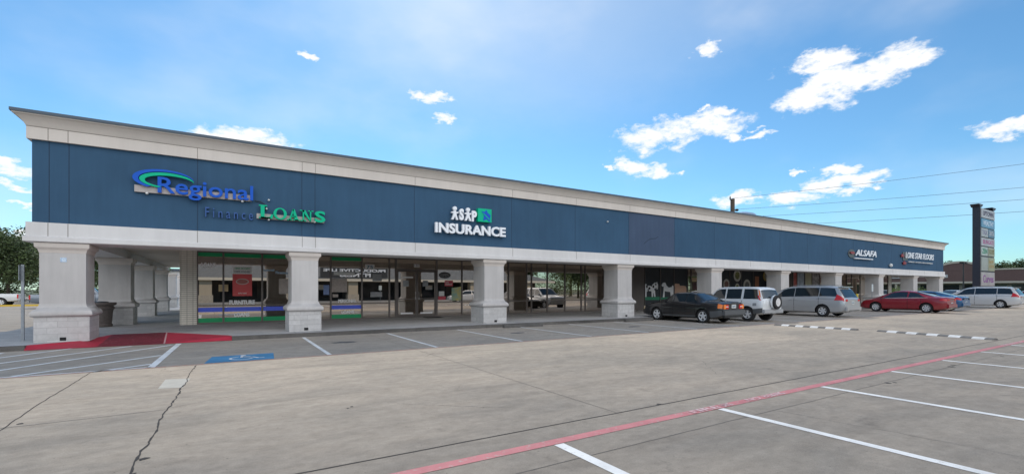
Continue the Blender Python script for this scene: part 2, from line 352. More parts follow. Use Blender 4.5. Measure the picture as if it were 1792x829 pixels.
# pavement with a notch where the red ramp comes down to the lot
ramp_o = [(-4.30, 16.62), (-3.42, 17.30), (-3.02, 19.15), (-1.62, 19.15), (.12, 16.95), (.20, 16.62)]
pv = B()
outer = [(-10.5, 16.65), (-4.30, 16.65)]+ramp_o[1:5]+[(.20, 16.65), (64.5, 16.65), (64.5, 60), (-6.3, 60), (-6.3, 22.5), (-8.5, 20.8), (-10.5, 20.4)]
pv.prism(outer, -.02, SW)
struct('pavement', pv, WALK, 'grey concrete walkway under the arcade')
kb = B()
kb.box(-10.5, 16.5, -.02, -4.3, 16.648, SW+.003); 
for i in range(22):
    a = .2+i*2.93; kb.box(a, 16.5, -.02, min(a+2.92, 64.5), 16.648, SW+.003+random.uniform(-.004, .003))
struct('kerb', kb, KERB, 'dirty concrete kerb along the arcade')
kj = B()
for i in range(26): kj.add([(-10+i*3, 16.66, SW+.003), (-10+i*3+.012, 16.66, SW+.003), (-10+i*3+.012, 22.8, SW+.003), (-10+i*3, 22.8, SW+.003)], [(0, 1, 2, 3)]) if not (-4.2 < -10+i*3 < .1) else None
kj.add([(.3, 19.6, SW+.003), (62, 19.6, SW+.003), (62, 19.612, SW+.003), (.3, 19.612, SW+.003)], [(0, 1, 2, 3)])
struct('pavement_joints', kj, HAIR)
# the ramp itself
rp = B()
F0 = .008
P = dict(a=(-4.30, 16.45, F0), b=(-2.93, 16.45, F0), c=(-1.45, 16.45, F0), d=(.20, 16.45, F0), a2=(-4.30, 16.66, SW+.004), e=(-3.42, 17.30, SW+.004), f=(-3.02, 19.15, SW+.004), g=(-1.62, 19.15, SW+.004), h=(.12, 16.95, SW+.004), d2=(.20, 16.66, SW+.004))
def face(b, names, mi=0): b.add([P[k] for k in names], [tuple(range(len(names)))], mi)
face(rp, ['a', 'b', 'e', 'a2']); face(rp, ['b', 'f', 'e']); face(rp, ['b', 'c', 'g', 'f'], 1); face(rp, ['c', 'h', 'g']); face(rp, ['c', 'd', 'd2', 'h'])
struct('kerb_ramp', rp, [RAMPR, RAMPC], 'red painted wheelchair ramp with grooved centre')
gr = B()
for i in range(15):
    t0 = (i+.5)/15; t1 = t0+.032
    def pt(s_, t_): 
        A = Vector(P['b']).lerp(Vector(P['f']), t_); C = Vector(P['c']).lerp(Vector(P['g']), t_); q = A.lerp(C, s_); return (q.x, q.y, q.z+.004)
    gr.add([pt(.02, t0), pt(.97, t0), pt(.97, t1), pt(.02, t1)], [(0, 1, 2, 3)])
struct('ramp_grooves', gr, REDDK)
rl_ = B(); A, C = Vector(P['c']), Vector(P['g'])
rl_.add([(A.x-.02, A.y, A.z+.006), (A.x+.02, A.y, A.z+.006), (C.x+.02, C.y, C.z+.006), (C.x-.02, C.y, C.z+.006)], [(0, 1, 2, 3)])
struct('ramp_line', rl_, M('pale_pink', (.5, .3, .3), .8))

# painted markings
wp = B(); z1 = .004
def line(b, p, q, wd, z=z1, n=1):
    b.strip([(p[0]+(q[0]-p[0])*i/n, p[1]+(q[1]-p[1])*i/n) for i in range(n+1)], wd, z)
line(wp, (-1.24, 11.62), (-1.10, 16.30), .13)
line(wp, (-4.85, 11.62), (-4.62, 16.20), .13)
for p, q in [((-60, 625.8+(60)*.1296), (125, 609.6)), ((-60, 643.3), (230, 605.5)), ((-60, 656.5), (301, 603.4)), ((20, 658.5), (282, 621.4)), ((162, 650.8), (265, 636.6))]:
    line(wp, G(*p), G(*q), .11)
line(wp, (-6, 11.66), (-1.24, 11.66), .07)
stall = [2.13+2.72*k for k in range(24)]
for i, x in enumerate(stall): line(wp, (x, 11.68), (x+.04, 16.3), .10)
struct('stall_lines_by_kerb', wp, WHITEW, 'worn white parking stripes in the building shade')
wq = B()
for k in range(-1, 40):
    x = 2.85+2.63*k; line(wq, (x, 3.72), (x-.05, -2.2), .115)
struct('stall_lines', wq, WHITEP, 'white parking stripes across the right foreground')
rq = B(); line(rq, (-12, 3.80), (100, 3.80), .135)
struct('red_fire_lane_line', rq, REDP, 'faded red fire lane line with worn white lettering')
rn = B(); line(rn, (-9, 11.58), (62, 11.58), .07)
struct('red_line_by_stalls', rn, REDW, 'thin worn red line at the ends of the shaded stalls')
fb = B()
for s_, x0, x1 in (('FIRE', 5.0, 5.55), ('LANE', 5.62, 5.82), ('NO', 6.2, 6.5), ('PARKING', 6.6, 7.1), ('TOW AWAY', 18.2, 19.4), ('ZONE', 19.6, 20.1)):
    tb = textmesh(s_, x0, x1, 0, 1, 0, .002, .03)
    fb.add([(v[0], 3.745+v[2]*.11, .0075-v[1]) for v in tb.v], tb.f)
struct('fire_lane_lettering', fb, paint('worn_letter_paint', (.66, .50, .50), (.58, .24, .25), .49))
bl = B(); q = [(-.36, 11.66), (.95, 11.66), (1.02, 12.72), (-.24, 12.72)]
bl.add([(x, y, z1) for x, y in q], [(0, 1, 2, 3)]); struct('accessible_bay_panel', bl, BLUEP, 'blue painted wheelchair panel')
ws = B()   # wheelchair symbol
ws.prism(ell(.38, 12.58, .06, .06, 14), .0085, .009)
for pts in ([(.36, 12.5), (.33, 12.22), (.56, 12.20), (.66, 11.98), (.78, 12.0)], [(.35, 12.38), (.52, 12.38)]): ws.strip(pts, .06, .009)
ws.strip([(.33+.22*math.cos(a/10), 12.10+.24*math.sin(a/10)) for a in range(18, 62, 2)], .045, .009)
struct('wheelchair_symbol', ws, WHITEW)
# joints and cracks
def wob(p, q, n, amp, seed):
    rnd = random.Random(seed); o = 0; out = []
    d = Vector(q)-Vector(p); nrm = Vector((-d.y, d.x)).normalized()
    for i in range(n+1):
        o = o*.8+rnd.uniform(-amp, amp); v = Vector(p)+d*i/n+nrm*o; out.append((v.x, v.y))
    return out
jb = B()
jb.strip(wob((-12, 4.28), (100, 4.28), 500, .004, 1), .020, .003)
jb.strip(wob((-2.13, 3.0), (-2.10, 11.5), 60, .012, 2), .014, .003)
def jw(n, s, a, b): 
    r_ = random.Random(s); return [a+(b-a)*abs(math.sin(i*.7+s))*r_.random() for i in range(n+1)]
jb.strip(wob((-.72, 3.2), (-.50, 11.5), 120, .013, 3), jw(120, 4, .010, .032), .003)
struct('expansion_joints', jb, JOINT)
hb = B()
hb.strip(wob((-12, 3.32), (100, 3.32), 400, .006, 5), .009, .003)
hb.strip(wob((-9, 7.30), (-.62, 7.45), 80, .008, 6), .011, .003)
hb.strip(wob((-.6, 7.55), (2.6, 9.3), 40, .02, 7), .006, .003)
for i, (p, q) in enumerate([((5.6, 8.0), (8.8, 6.4)), ((8.8, 6.4), (7.6, 5.2)), ((3.2, 8.6), (4.6, 7.2)), ((12.0, 10.6), (15.5, 7.4)), ((4.6, 7.2), (6.9, 5.9)), ((6.0, 3.3), (6.4, .6)), ((6.4, .6), (7.6, -1.5)), ((9.0, 3.2), (13.5, 1.2)), ((7.4, 3.3), (12, .7)), ((2.0, 6.2), (3.3, 5.1)), ((13, 3.3), (20, 1.6))]):
    hb.strip(wob(p, q, 40, .02, 20+i), [.002+.006*random.random() for _ in range(41)], .003)
for x in (25.5, 34.5, 43.5, 52.5): hb.strip([(x, -20), (x, 11.5)], .012, .003)
for x in (4.2, 10.2, 16.4, 22.4, 28.4, 40): hb.strip([(x, 4.3), (x, 16.4)], .008, .0028)
struct('hairline_cracks', hb, HAIR)
sb = B()
for x, y, r in [(1.37, 6.3, .03), (1.43, 6.35, .04), (-2.0, 7.55, .05), (12.4, 3.3, .10), (12.7, 3.36, .07), (9.35, 3.3, .08), (9.5, 3.25, .05), (5.0, 4.3, .06), (-.63, 5.4, .07), (-.66, 5.0, .05), (15.3, 3.2, .07)]:
    n = 9; sb.add([(x+r*.7*random.uniform(.5, 1.2)*math.cos(k/n*6.283), y+r*.7*random.uniform(.5, 1.2)*math.sin(k/n*6.283), .0034) for k in range(n)], [tuple(range(n))])
struct('broken_joint_spots', sb, JOINT)
pt_ = B(); pt_.add([(-.88, 9.1, .002), (-.56, 9.0, .002), (-.50, 9.85, .002), (-.86, 9.95, .002)], [(0, 1, 2, 3)])
struct('concrete_patch', pt_, M('patch_concrete', (.50, .475, .41), .9, noise=.12, scale=5))
os_ = B()
for (x, y, r) in [(3.0, 14.2, .38), (8.9, 14.0, .3), (14.5, 13.8, .35)]:
    n = 20; os_.add([(x+r*random.uniform(.75, 1.2)*math.cos(k/n*6.283), y+r*.55*random.uniform(.75, 1.2)*math.sin(k/n*6.283), .002) for k in range(n)], [tuple(range(n))])
struct('oil_stains', os_, M('oil', (.12, .12, .12), .7, noise=.4, scale=6))

# speed bumps: a painted strip in two lengths, white blocks on each
def bump(x0, y0, x1, y1, label):
    t = thing('speed_bump', label, 'speed bump', (0, 0, 0), group='striped speed bumps across the drive lane')
    d = Vector((x1-x0, y1-y0)); ln = d.length; d.normalize(); p = Vector((-d.y, d.x))
    def seg(b, s0, s1, h=1.0, e=0.):
        prof = [(-.16-e, .001), (-.12-e, .035*h+e), (-.05, .055*h+e), (.05, .055*h+e), (.12+e, .035*h+e), (.16+e, .001)]
        vs = []
        for s_ in (s0, s1):
            for (u, z) in prof: vs.append((x0+d.x*s_+p.x*u, y0+d.y*s_+p.y*u, z))
        n = len(prof); b.add(vs, [(i, i+1, n+i+1, n+i) for i in range(n-1)]+[tuple(range(n)), tuple(range(n, 2*n))[::-1], (0, n, 2*n-1, n-1)])
    b = B(); seg(b, 0, ln); obj('ridge', b, M('bump_grey', (.17, .165, .155), .85, noise=.3, scale=8), t)
    for k in range(5):
        s0 = ln*(.1+.185*k); b = B(); seg(b, s0, s0+ln*.095, 1, .003); obj('white_block', b, WHITEP, t)
bump(20.3, 11.15, 20.45, 8.15, 'striped speed bump nearest the parked silver vehicles')
bump(20.55, 7.5, 20.1, 4.35, 'striped speed bump ending beside the red fire lane line')
def wheelstop(x0, x1, y, label):
    b = B(); n = 10
    for (xa, xb) in ((x0, x1),):
        prof = [(-.09, .002), (-.075, .08), (-.045, .12), (.045, .12), (.075, .08), (.09, .002)]
        vs = [(xx, y+u, z) for xx in (xa, xb) for u, z in prof]; m = 6
        b.add(vs, [(i, i+1, m+i+1, m+i) for i in range(m-1)]+[tuple(range(m)), tuple(range(m, 2*m))[::-1], (0, m, 2*m-1, m-1)])
    tag(obj('wheel_stop', b, KERB, bevel=.008), label, 'wheel stop', 'concrete wheel stops at the kerb')
wheelstop(9.55, 11.45, 16.12, 'weathered concrete wheel stop left of the last free bay before the third column')
wheelstop(16.3, 18.2, 16.12, 'concrete wheel stop lying in front of the black sedan')

# ================================================================== BUILDING
bld = thing('shopping_centre', 'long single storey strip mall with navy fascia, cream cornice and arcade columns', 'building', (0, 0, 0))
YB = 41.5
def sweep(b, prof, inset=False):
    rows = []
    for o, z in prof: rows.append([(W0-o, YB, z), (W0-o, YF-o, z), (E0+o, YF-o, z), (E0+o, YB, z)])
    n = len(prof); vs = [p for r_ in rows for p in r_]
    b.add(vs, [(4*i+j, 4*i+j+1, 4*((i+1) % n)+j+1, 4*((i+1) % n)+j) for i in range(n) for j in range(3)]+[tuple(4*i for i in range(n)), tuple(4*i+3 for i in range(n))[::-1]])
fb_ = B(); sweep(fb_, [(0, 3.33), (0, 5.58), (-.35, 5.58), (-.35, 3.33)]); obj('fascia', fb_, NAVY, bld)
bb = B(); sweep(bb, [(.10, 3.35), (.10, 2.98), (.15, 2.96), (.15, 2.84), (.12, 2.82), (-1.02, 2.82), (-1.02, 3.35)]); obj('beam', bb, BEAMM, bld)
cb_ = B(); sweep(cb_, [(-.3, 5.57), (.09, 5.57), (.09, 5.905), (.10, 5.915), (.13, 5.98), (.19, 6.07), (.26, 6.14), (.29, 6.15), (.31, 6.16), (.31, 6.205), (-.3, 6.205)]); obj('cornice', cb_, CREAM, bld, smooth=25)
cp = B(); sweep(cp, [(.345, 6.19), (.345, 6.27), (-.32, 6.27), (-.32, 6.206), (.315, 6.206), (.315, 6.19)]); obj('coping', cp, METAL, bld)
gv = B(); sweep(gv, [(.094, 5.893), (.094, 5.905), (.08, 5.905), (.08, 5.893)]); obj('cornice_groove', gv, M('groove', (.16, .14, .12), .9), bld)
rf = B(); rf.box(W0+.36, YF+.36, 5.05, E0-.36, YB, 5.2); obj('roof', rf, M('roof_gravel', (.3, .29, .27), .9, noise=.2, scale=3), bld)
sf = B(); sf.box(W0+1.03, YF+1.03, 3.12, E0-1.03, YB, 3.2); obj('soffit', sf, SOFF, bld)
# panel joints
sj = B()
jx = [-4.06, -3.66, -.71, 2.26, 2.68, 6.28, 10.72, 14.3, 17.87, 21.43, 25.02, 28.6, 32.2, 35.8, 39.4, 43, 46.6, 50.2, 53.8, 57.4, 61, 62.3]
for x in jx:
    sj = B(); sj.box(x, YF-.004, 3.352, x+.014, YF+.01, 5.568); obj('panel_joint', sj, M('navy_joint', (.018, .035, .065), .9), bld)
    sj = B(); sj.box(x, YF-.104, 2.985, x+.012, YF-.09, 3.346); obj('beam_joint', sj, M('groove', (.16, .14, .12), .9), bld)
    sj = B(); sj.box(x, YF-.093, 5.575, x+.012, YF-.08, 5.89); obj('cornice_joint', sj, M('groove', (.16, .14, .12), .9), bld)
pp = B(); pp.box(17.90, YF-.006, 3.36, 21.42, YF+.005, 5.56); obj('repainted_panel', pp, NAVYP, bld)
ck = B(); pts = [(19.0, 3.98), (19.35, 4.2), (19.55, 4.27), (19.9, 4.30), (20.1, 4.42)]
for (a, b_) in zip(pts, pts[1:]): ck.xz([(a[0], a[1]-.02), (b_[0], b_[1]-.02), (b_[0], b_[1]+.02), (a[0], a[1]+.02)], YF-.009, YF-.004)
obj('fascia_crack', ck, M('navy_joint', (.018, .035, .065), .9), bld)

# columns
def column(x0, y0, wd=1.0, dp=1.0, scup=True):
    """shaft with flared capital, bull-nose and stone plinth; x0,y0 = near left corner of the shaft"""
    def ringbox(b, prof):
        vs = []
        for o, z in prof: vs += [(x0-o, y0-o, z), (x0+wd+o, y0-o, z), (x0+wd+o, y0+dp+o, z), (x0-o, y0+dp+o, z)]
        n = len(prof); b.add(vs, [(4*i+j, 4*i+(j+1) % 4, 4*i+4+(j+1) % 4, 4*i+4+j) for i in range(n-1) for j in range(4)]+[(0, 1, 2, 3), tuple(4*(n-1)+j for j in range(4))])
    b = B(); ringbox(b, [(.015, 1.10), (0, 1.16), (0, 2.55)]); s = obj('column', b, COLM, bld)
    b = B(); ringbox(b, [(.005, 2.545), (.012, 2.58), (.02, 2.60), (.03, 2.64), (.06, 2.67), (.085, 2.70), (.085, 2.81)]); obj('capital', b, CREAM, s, smooth=40)
    b = B(); ringbox(b, [(.10, .80), (.145, .82), (.16, .87), (.15, .93), (.11, .98), (.05, 1.03), (.02, 1.10)]); obj('bullnose', b, COLM, s, smooth=60)
    b = B(); ringbox(b, [(.09, SW-.01), (.09, .80)]); obj('plinth', b, STONE, s)
    if scup:
        b = B(); cx = x0+wd*.45; b.box(cx, y0-.097, .15, cx+.13, y0-.085, .24); obj('drain_hole', b, DARK, s)
    return s
cxs = [(-4.25, .95), (1.95, .84), (9.38, .95), (17.10, 1.0), (24.75, 1.0), (32.35, 1.0), (40.0, 1.0), (47.6, .95), (55.1, .95), (61.65, 1.05)]
cols = []
for x, wd in cxs: cols.append(column(x, YF, wd, 1.0))
for k in range(1, 6): column(-4.25, YF+6.95*k+.0, 1.0, .95, False)
for k in range(1, 4): column(61.65, YF+6.95*k, 1.05, .95, False)
# pale sticker on the first column
b = B(); b.box(-4.25+.42, YF-.012, 2.30, -4.25+.55, YF-.002, 2.42); obj('notice', b, M('pale_notice', (.62, .68, .72), .6, noise=.5, scale=30, col2=(.25, .4, .6)), cols[0])

# walls behind the arcade
YN, XS2, YS2 = YS, 40.6, 20.9                         # the far third of the shop fronts steps forward
b = B(); b.box(-1.52, YS-.02, SW, -.95, YS+.5, 3.12); obj('pier', b, TILE, bld)
b = B(); b.box(-1.50, YS+.5, SW, -1.3, YB, 3.12); b.box(-1.3, YB-.2, SW, 60.2, YB, 3.12); b.box(60.0, YS2+.1, SW, 60.2, YB-.2, 3.12); obj('wall', b, TILE, bld)
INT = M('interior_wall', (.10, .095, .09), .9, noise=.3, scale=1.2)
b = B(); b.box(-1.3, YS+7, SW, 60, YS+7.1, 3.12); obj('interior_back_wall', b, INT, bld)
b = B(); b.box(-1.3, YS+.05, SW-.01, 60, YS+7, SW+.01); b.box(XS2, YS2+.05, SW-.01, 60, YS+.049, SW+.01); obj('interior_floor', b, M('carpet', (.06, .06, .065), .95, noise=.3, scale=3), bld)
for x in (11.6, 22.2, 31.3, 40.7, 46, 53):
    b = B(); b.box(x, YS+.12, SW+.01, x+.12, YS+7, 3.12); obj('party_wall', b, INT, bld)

wins = []
def window(x0, x1, y, rail=.87, top=3.12, bot=SW, mat=None, trans=None, frame=.07):
    b = B(); f = frame
    b.box(x0, y-.05, bot, x0+f*.5, y+.06, top); b.box(x1-f*.5, y-.05, bot, x1, y+.06, top)
    b.box(x0+f*.5, y-.05, bot, x1-f*.5, y+.06, bot+.07); b.box(x0+f*.5, y-.05, top-.06, x1-f*.5, y+.06, top)
    if rail: b.box(x0+f*.5, y-.045, rail-.02, x1-f*.5, y+.055, rail+.025)
    wdw = obj('window', b, BROWN, bld)
    b = B(); b.box(x0+f*.5, y-.004, bot+.07, x1-f*.5, y+.004, top-.06); p = obj('pane', b, mat or GLASS, wdw)
    wins.append((x0, x1, y, wdw)); return wdw
def decal(name, wdw, pts_or_box, m, lab=None, y=None, th=.002):
    y = (y or YS)-.008; b = B()
    if isinstance(pts_or_box[0], (int, float)):
        x0, x1, z0, z1_ = pts_or_box; b.box(x0, y-th, z0, x1, y, z1_)
    else: b.xz(pts_or_box, y-th, y)
    o = obj(name, b, m, wdw)
    if lab: o['label'] = lab
    return o
GREEN = M('green_film', (.0, .34, .12), .5); BLUEF = M('blue_film', (.08, .14, .80), .5); WLET = M('white_vinyl', (.85, .85, .85), .5)
def lettering(wdw, s, x0, x1, z0, z1_, m=None, y=None, bold=.02):
    return obj('lettering', textmesh(s, x0, x1, z0-.012, z1_+.012, (y or YS)-.008, .003, .055), m or WLET, wdw)
def bands(wdw, x0, x1, bluetop=.83):
    decal('green_stripe', wdw, (x0+.03, x1-.03, 2.90, 3.06), GREEN); decal('green_stripe', wdw, (x0+.03, x1-.03, SW+.07, SW+.25), GREEN)
    decal('blue_stripe', wdw, (x0+.03, x1-.03, .62, .80), BLUEF)
wa = window(-.94, -.03, YS); wb = window(-.03, 1.40, YS); wc = window(1.40, 2.95, YS); wd_ = window(2.95, 4.22, YS)
we = window(4.22, 5.64, YS)
for wdw, x0, x1 in ((wa, -.94, -.03), (wb, -.03, 1.40), (wc, 1.40, 2.95), (we, 4.22, 5.64)): bands(wdw, x0, x1)
lettering(wa, 'LOANS', -.80, -.30, 2.46, 2.64)
lettering(wb, 'FURNITURE', .18, 1.12, .92, 1.08, bold=.035); lettering(wb, 'LOANS', .36, .92, .40, .56, bold=.035)
PRED = M('poster_red', (.62, .06, .06), .4); PWH = M('poster_white', (.72, .72, .70), .4)
x0, x1 = X(407, YS), X(441, YS)
po = decal('poster', wb, (x0, x1, 1.27, 2.20), PRED, 'red poster with oval emblem')
b = B(); b.xz(ell((x0+x1)/2, 1.88, .24, .13), YS-.014, YS-.011); e_ = obj('poster_emblem', b, M('emblem_pale', (.55, .42, .38), .5), po)
b = B(); b.xz(ell((x0+x1)/2, 1.88, .20, .095), YS-.016, YS-.0145); obj('emblem_centre', b, M('emblem_red', (.38, .12, .1), .5), po)
obj('poster_text', textmesh('APPLY HERE', x0+.2, x1-.2, 1.36, 1.41, YS-.011, .002, .02), PWH, po)
hd = decal('poster', wb, (x0, x1, 2.215, 2.53), PWH, 'white header panel with green words')
obj('header_text', textmesh('NEED MONEY?', x0+.08, x1-.08, 2.40, 2.47, YS-.011, .002, .02), GREEN, hd)
obj('header_text', textmesh('LOANS AVAILABLE', x0+.06, x1-.06, 2.26, 2.34, YS-.011, .002, .02), M('ink_grey', (.1, .1, .12), .6), hd)
NOT = M('paper_notice', (.48, .42, .38), .6, noise=.25, scale=14)
decal('notice', wa, (-.20, -.04, 1.46, 1.75), M('beige_notice', (.45, .34, .18), .6)); decal('notice', wb, (-.02, .14, 1.46, 1.75), M('beige_notice', (.45, .34, .18), .6))
decal('notice', wc, (X(488, YS), X(507, YS), 1.35, 2.02), NOT)
lettering(wc, 'Regional', X(458, YS), X(480, YS), 2.32, 2.44, M('pale_blue_vinyl', (.45, .6, .75), .5)); lettering(wc, 'Finance', X(482, YS), X(504, YS), 2.24, 2.34, M('pale_blue_vinyl', (.45, .6, .75), .5))
decal('notice', wd_, (X(566, YS), X(576, YS), 1.3, 1.75), M('blue_notice', (.2, .28, .5), .6))
lettering(we, 'PERSONAL', 4.55, 5.38, .93, 1.07, bold=.035); lettering(we, 'LOANS', 4.70, 5.28, .42, .55, bold=.035)
decal('notice', we, (4.26, 4.95, 1.42, 2.05), NOT); decal('notice', we, (4.35, 5.30, 2.22, 2.36), PWH); decal('notice', we, (4.30, 4.55, 1.18, 1.32), NOT)
wf = window(5.64, 6.98, YS); wg = window(6.98, 7.30, YS, rail=None)
lb = decal('notice', wf, (5.80, 6.25, 2.50, 2.76), PWH); obj('notice_text', textmesh('75', 5.86, 6.18, 2.55, 2.71, YS-.012, .002, .02), M('ink_blue', (.02, .12, .2), .6), lb)
decal('notice', wf, (6.15, 6.60, 1.95, 2.30), M('grey_notice', (.32, .33, .34), .6, noise=.2, scale=9)); decal('notice', wf, (6.05, 6.62, 1.18, 1.42), M('grey_notice', (.32, .33, .34), .6))
# double door
def door_pair(x0, x1, y, h=2.52):
    b = B(); b.box(x0, y-.06, SW, x0+.06, y+.06, 3.12); b.box(x1-.06, y-.06, SW, x1, y+.06, 3.12); b.box(x0+.06, y-.06, h, x1-.06, y+.06, h+.07); b.box(x0+.06, y-.06, 3.05, x1-.06, y+.06, 3.12)
    fr = obj('door_frame', b, BROWN, bld)
    b = B(); b.box(x0+.06, y-.004, h+.07, x1-.06, y+.004, 3.05); obj('transom_pane', b, GLASS, fr)
    mid = (x0+x1)/2; out = []
    for a, c, hx in ((x0+.065, mid-.005, mid-.09), (mid+.005, x1-.065, mid+.09)):
        b = B(); s = .07
        b.box(a, y-.03, SW+.01, a+s, y+.03, h-.005); b.box(c-s, y-.03, SW+.01, c, y+.03, h-.005); b.box(a+s, y-.03, h-.09, c-s, y+.03, h-.005); b.box(a+s, y-.03, SW+.01, c-s, y+.03, SW+.16); b.box(a+s, y-.03, 1.05, c-s, y+.03, 1.09)
        d = obj('door', b, M('door_frame_grey', (.13, .115, .105), .4, .4), bld)
        b = B(); b.box(a+s, y-.004, SW+.16, c-s, y+.004, h-.09); obj('pane', b, GLASS, d)
        b = B(); b.tube([(hx, y-.035, 1.05), (hx, y-.09, 1.05), (hx, y-.09, 1.4), (hx, y-.035, 1.4)], .014); obj('handle', b, M('steel', (.5, .5, .5), .3, .9), d)
        out.append((d, a+s, c-s))
    return fr, out
fr, dd = door_pair(7.30, 9.50, YS)
nm = B(); nm.box(8.25, YS-.015, 2.68, 8.55, YS-.008, 2.84); pl = obj('number_plate', nm, PWH, fr); obj('digits', textmesh('101', 8.28, 8.52, 2.70, 2.82, YS-.016, .002, .02), M('ink_grey', (.1, .1, .12), .6), pl)
for (d, a, c) in dd:
    decal('notice', d, (a+.12, c-.12, .30, .38), WLET); decal('notice', d, (a+.25, c-.35, 1.7, 2.0), M('grey_notice', (.32, .33, .34), .6))
decal('notice', dd[0][0], (dd[0][1]+.2, dd[0][2]-.12, 2.12, 2.2), WLET)
wh = window(9.50, 10.95, YS); wi = window(10.95, 12.35, YS)
b = B(); b.xz(ell(9.95, 2.30, .34, .17), YS-.014, YS-.009); op = obj('open_sign', b, M('sign_dark', (.05, .05, .055), .3), wh)
obj('sign_text', textmesh('OPEN', 9.70, 10.20, 2.22, 2.38, YS-.016, .004, .03), M('dim_grey', (.22, .22, .22), .4), op)
ps = decal('poster', wh, (9.95, 10.42, 1.72, 2.02), M('poster_crimson', (.55, .06, .09), .5)); obj('poster_text', textmesh('AUTO\nINSURANCE', 9.99, 10.36, 1.78, 1.96, YS-.011, .002, .02), PWH, ps)
decal('poster', wh, (9.62, 9.92, 1.2, 1.45), PWH); decal('poster', wh, (9.58, 10.0, 1.0, 1.18), M('poster_crimson', (.55, .06, .09), .5))
decal('poster', wh, [(10.35, .95), (10.9, .95), (10.9, 1.7), (10.35, 1.62)], M('poster_teal', (.08, .30, .34), .5, noise=.8, scale=3.5, col2=(.65, .5, .1)))
mats_ = [12.35, 13.9, 15.15, 15.5, 16.65, 18.0, 19.32, 19.65, 21.2, 22.3]
for a, c in zip(mats_, mats_[1:]): window(a, c, YS, .87)
b = B(); b.box(22.3, YS-.03, SW, 25.0, YS+.1, 3.12); obj('wall', b, M('taupe_wall', (.16, .14, .13), .8, noise=.1, scale=2), bld)
# painted boards with farm animals
BOARD = M('charcoal_board', (.032, .040, .048), .6, noise=.15, scale=2)
bx = [25.05, 26.67, 28.15, 29.68]; boards = []
for a, c in zip(bx, bx[1:]): boards.append(window(a, c, YS, None, mat=BOARD))
WB = M('cow_white', (.85, .86, .87), .7); WBK = M('cow_black', (.02, .02, .022), .7); TAN = M('tan_board', (.60, .38, .27), .7)
def scale_pts(pts, x0, x1, z0, z1_): return [(x0+u*(x1-x0), z0+v*(z1_-z0)) for u, v in pts]
decal('green_stripe', boards[0], (25.10, 26.62, .80, 1.02), M('teal_green', (.03, .24, .13), .6)); decal('green_stripe', boards[1], (26.72, 28.10, .80, .98), M('teal_green', (.03, .24, .13), .6))
cow = [(.0, .0), (.10, 0), (.12, .32), (.22, .40), (.48, .36), (.50, .0), (.60, .0), (.62, .32), (.70, .0), (.80, .0), (.76, .40), (.78, .55), (.86, .60), (.90, .48), (.97, .50), (1.0, .80), (.92, 1.0), (.84, .92), (.74, .95), (.60, .84), (.45, .72), (.2, .74), (.05, .86), (.0, .80)]
o_ = decal('cow_painting', boards[0], scale_pts(cow, 25.12, 26.45, 1.02, 2.10), WB, y=YS-.003)
b = B()
for cx, cz, r, s in [(25.3, 1.75, .09, 1.3), (25.55, 1.62, .11, .8), (25.75, 1.82, .07, 1), (25.42, 1.5, .06, 1.5), (25.95, 1.74, .09, 1), (26.2, 1.9, .07, .9), (26.1, 1.55, .05, 1.6)]: b.xz(ell(cx, cz, r, r*s, 9), YS-.017, YS-.0135)
obj('cow_patches', b, WBK, o_)
goat = [(.12, 0), (.26, 0), (.28, .42), (.45, .38), (.72, .36), (.78, 0), (.86, 0), (.88, .2), (.92, 0), (1.0, 0), (1.0, .75), (.92, .82), (.85, .70), (.6, .66), (.42, .80), (.34, .98), (.22, 1.0), (.10, .95), (.02, .80), (.08, .72), (.2, .72), (.18, .45)]
decal('goat_painting', boards[1], scale_pts(goat, 26.78, 28.10, .98, 2.05), WB, y=YS-.003)
pig = [(.0, .0), (1.0, 0), (1.0, .62), (.95, .80), (.75, .84), (.45, .84), (.40, .98), (.05, 1.0), (0, .82), (.06, .7)]
decal('pig_painting', boards[2], scale_pts(pig, 28.20, 29.55, 1.0, 1.98), TAN, y=YS-.003)
window(29.68, 30.1, YS, None)
wx = window(30.1, 31.6, YS); decal('poster', wx, (30.2, 31.45, 2.15, 2.42), M('orange_cream', (.6, .42, .25), .6)); decal('poster', wx, (30.25, 31.4, 1.5, 2.12), M('dark_maroon', (.08, .02, .02), .5, noise=.5, scale=6))
# badge windows
xs = [33.4, 34.9, 36.5, 38.2, 40.5]; bd = []
for a, c in zip(xs, xs[1:]): bd.append(window(a, c, YS, None, mat=BOARD))
BADGE = M('badge_cream', (.58, .56, .50), .6)
for i, px, py, r in [(0, 1271, 497, .42), (1, 1290, 482, .50), (1, 1290, 502, .3), (2, 1307, 499, .5), (4, 1340, 483, .42)]:
    cx = X(px, YS); cz = Z(px, py, YS); wdw = bd[min(i, 3)]
    b = B(); b.xz(ell(cx, cz, r, r), YS-.016, YS-.011); o_ = obj('badge', b, BADGE if px != 1340 else M('badge_gold', (.45, .33, .08), .5), wdw)
    b = B(); b.xz(ell(cx, cz, r*.62, r*.62), YS-.019, YS-.0165); obj('badge_centre', b, M('badge_c%d' % px, {1271: (.30, .16, .13), 1290: (.28, .30, .10), 1307: (.22, .22, .2), 1340: (.55, .5, .35)}[px], .6, noise=.7, scale=7), o_)
decal('boot_painting', bd[3], (X(1321, YS), X(1328, YS), 1.4, 2.65), M('boot_tan', (.42, .18, .10), .6), y=YS-.004)
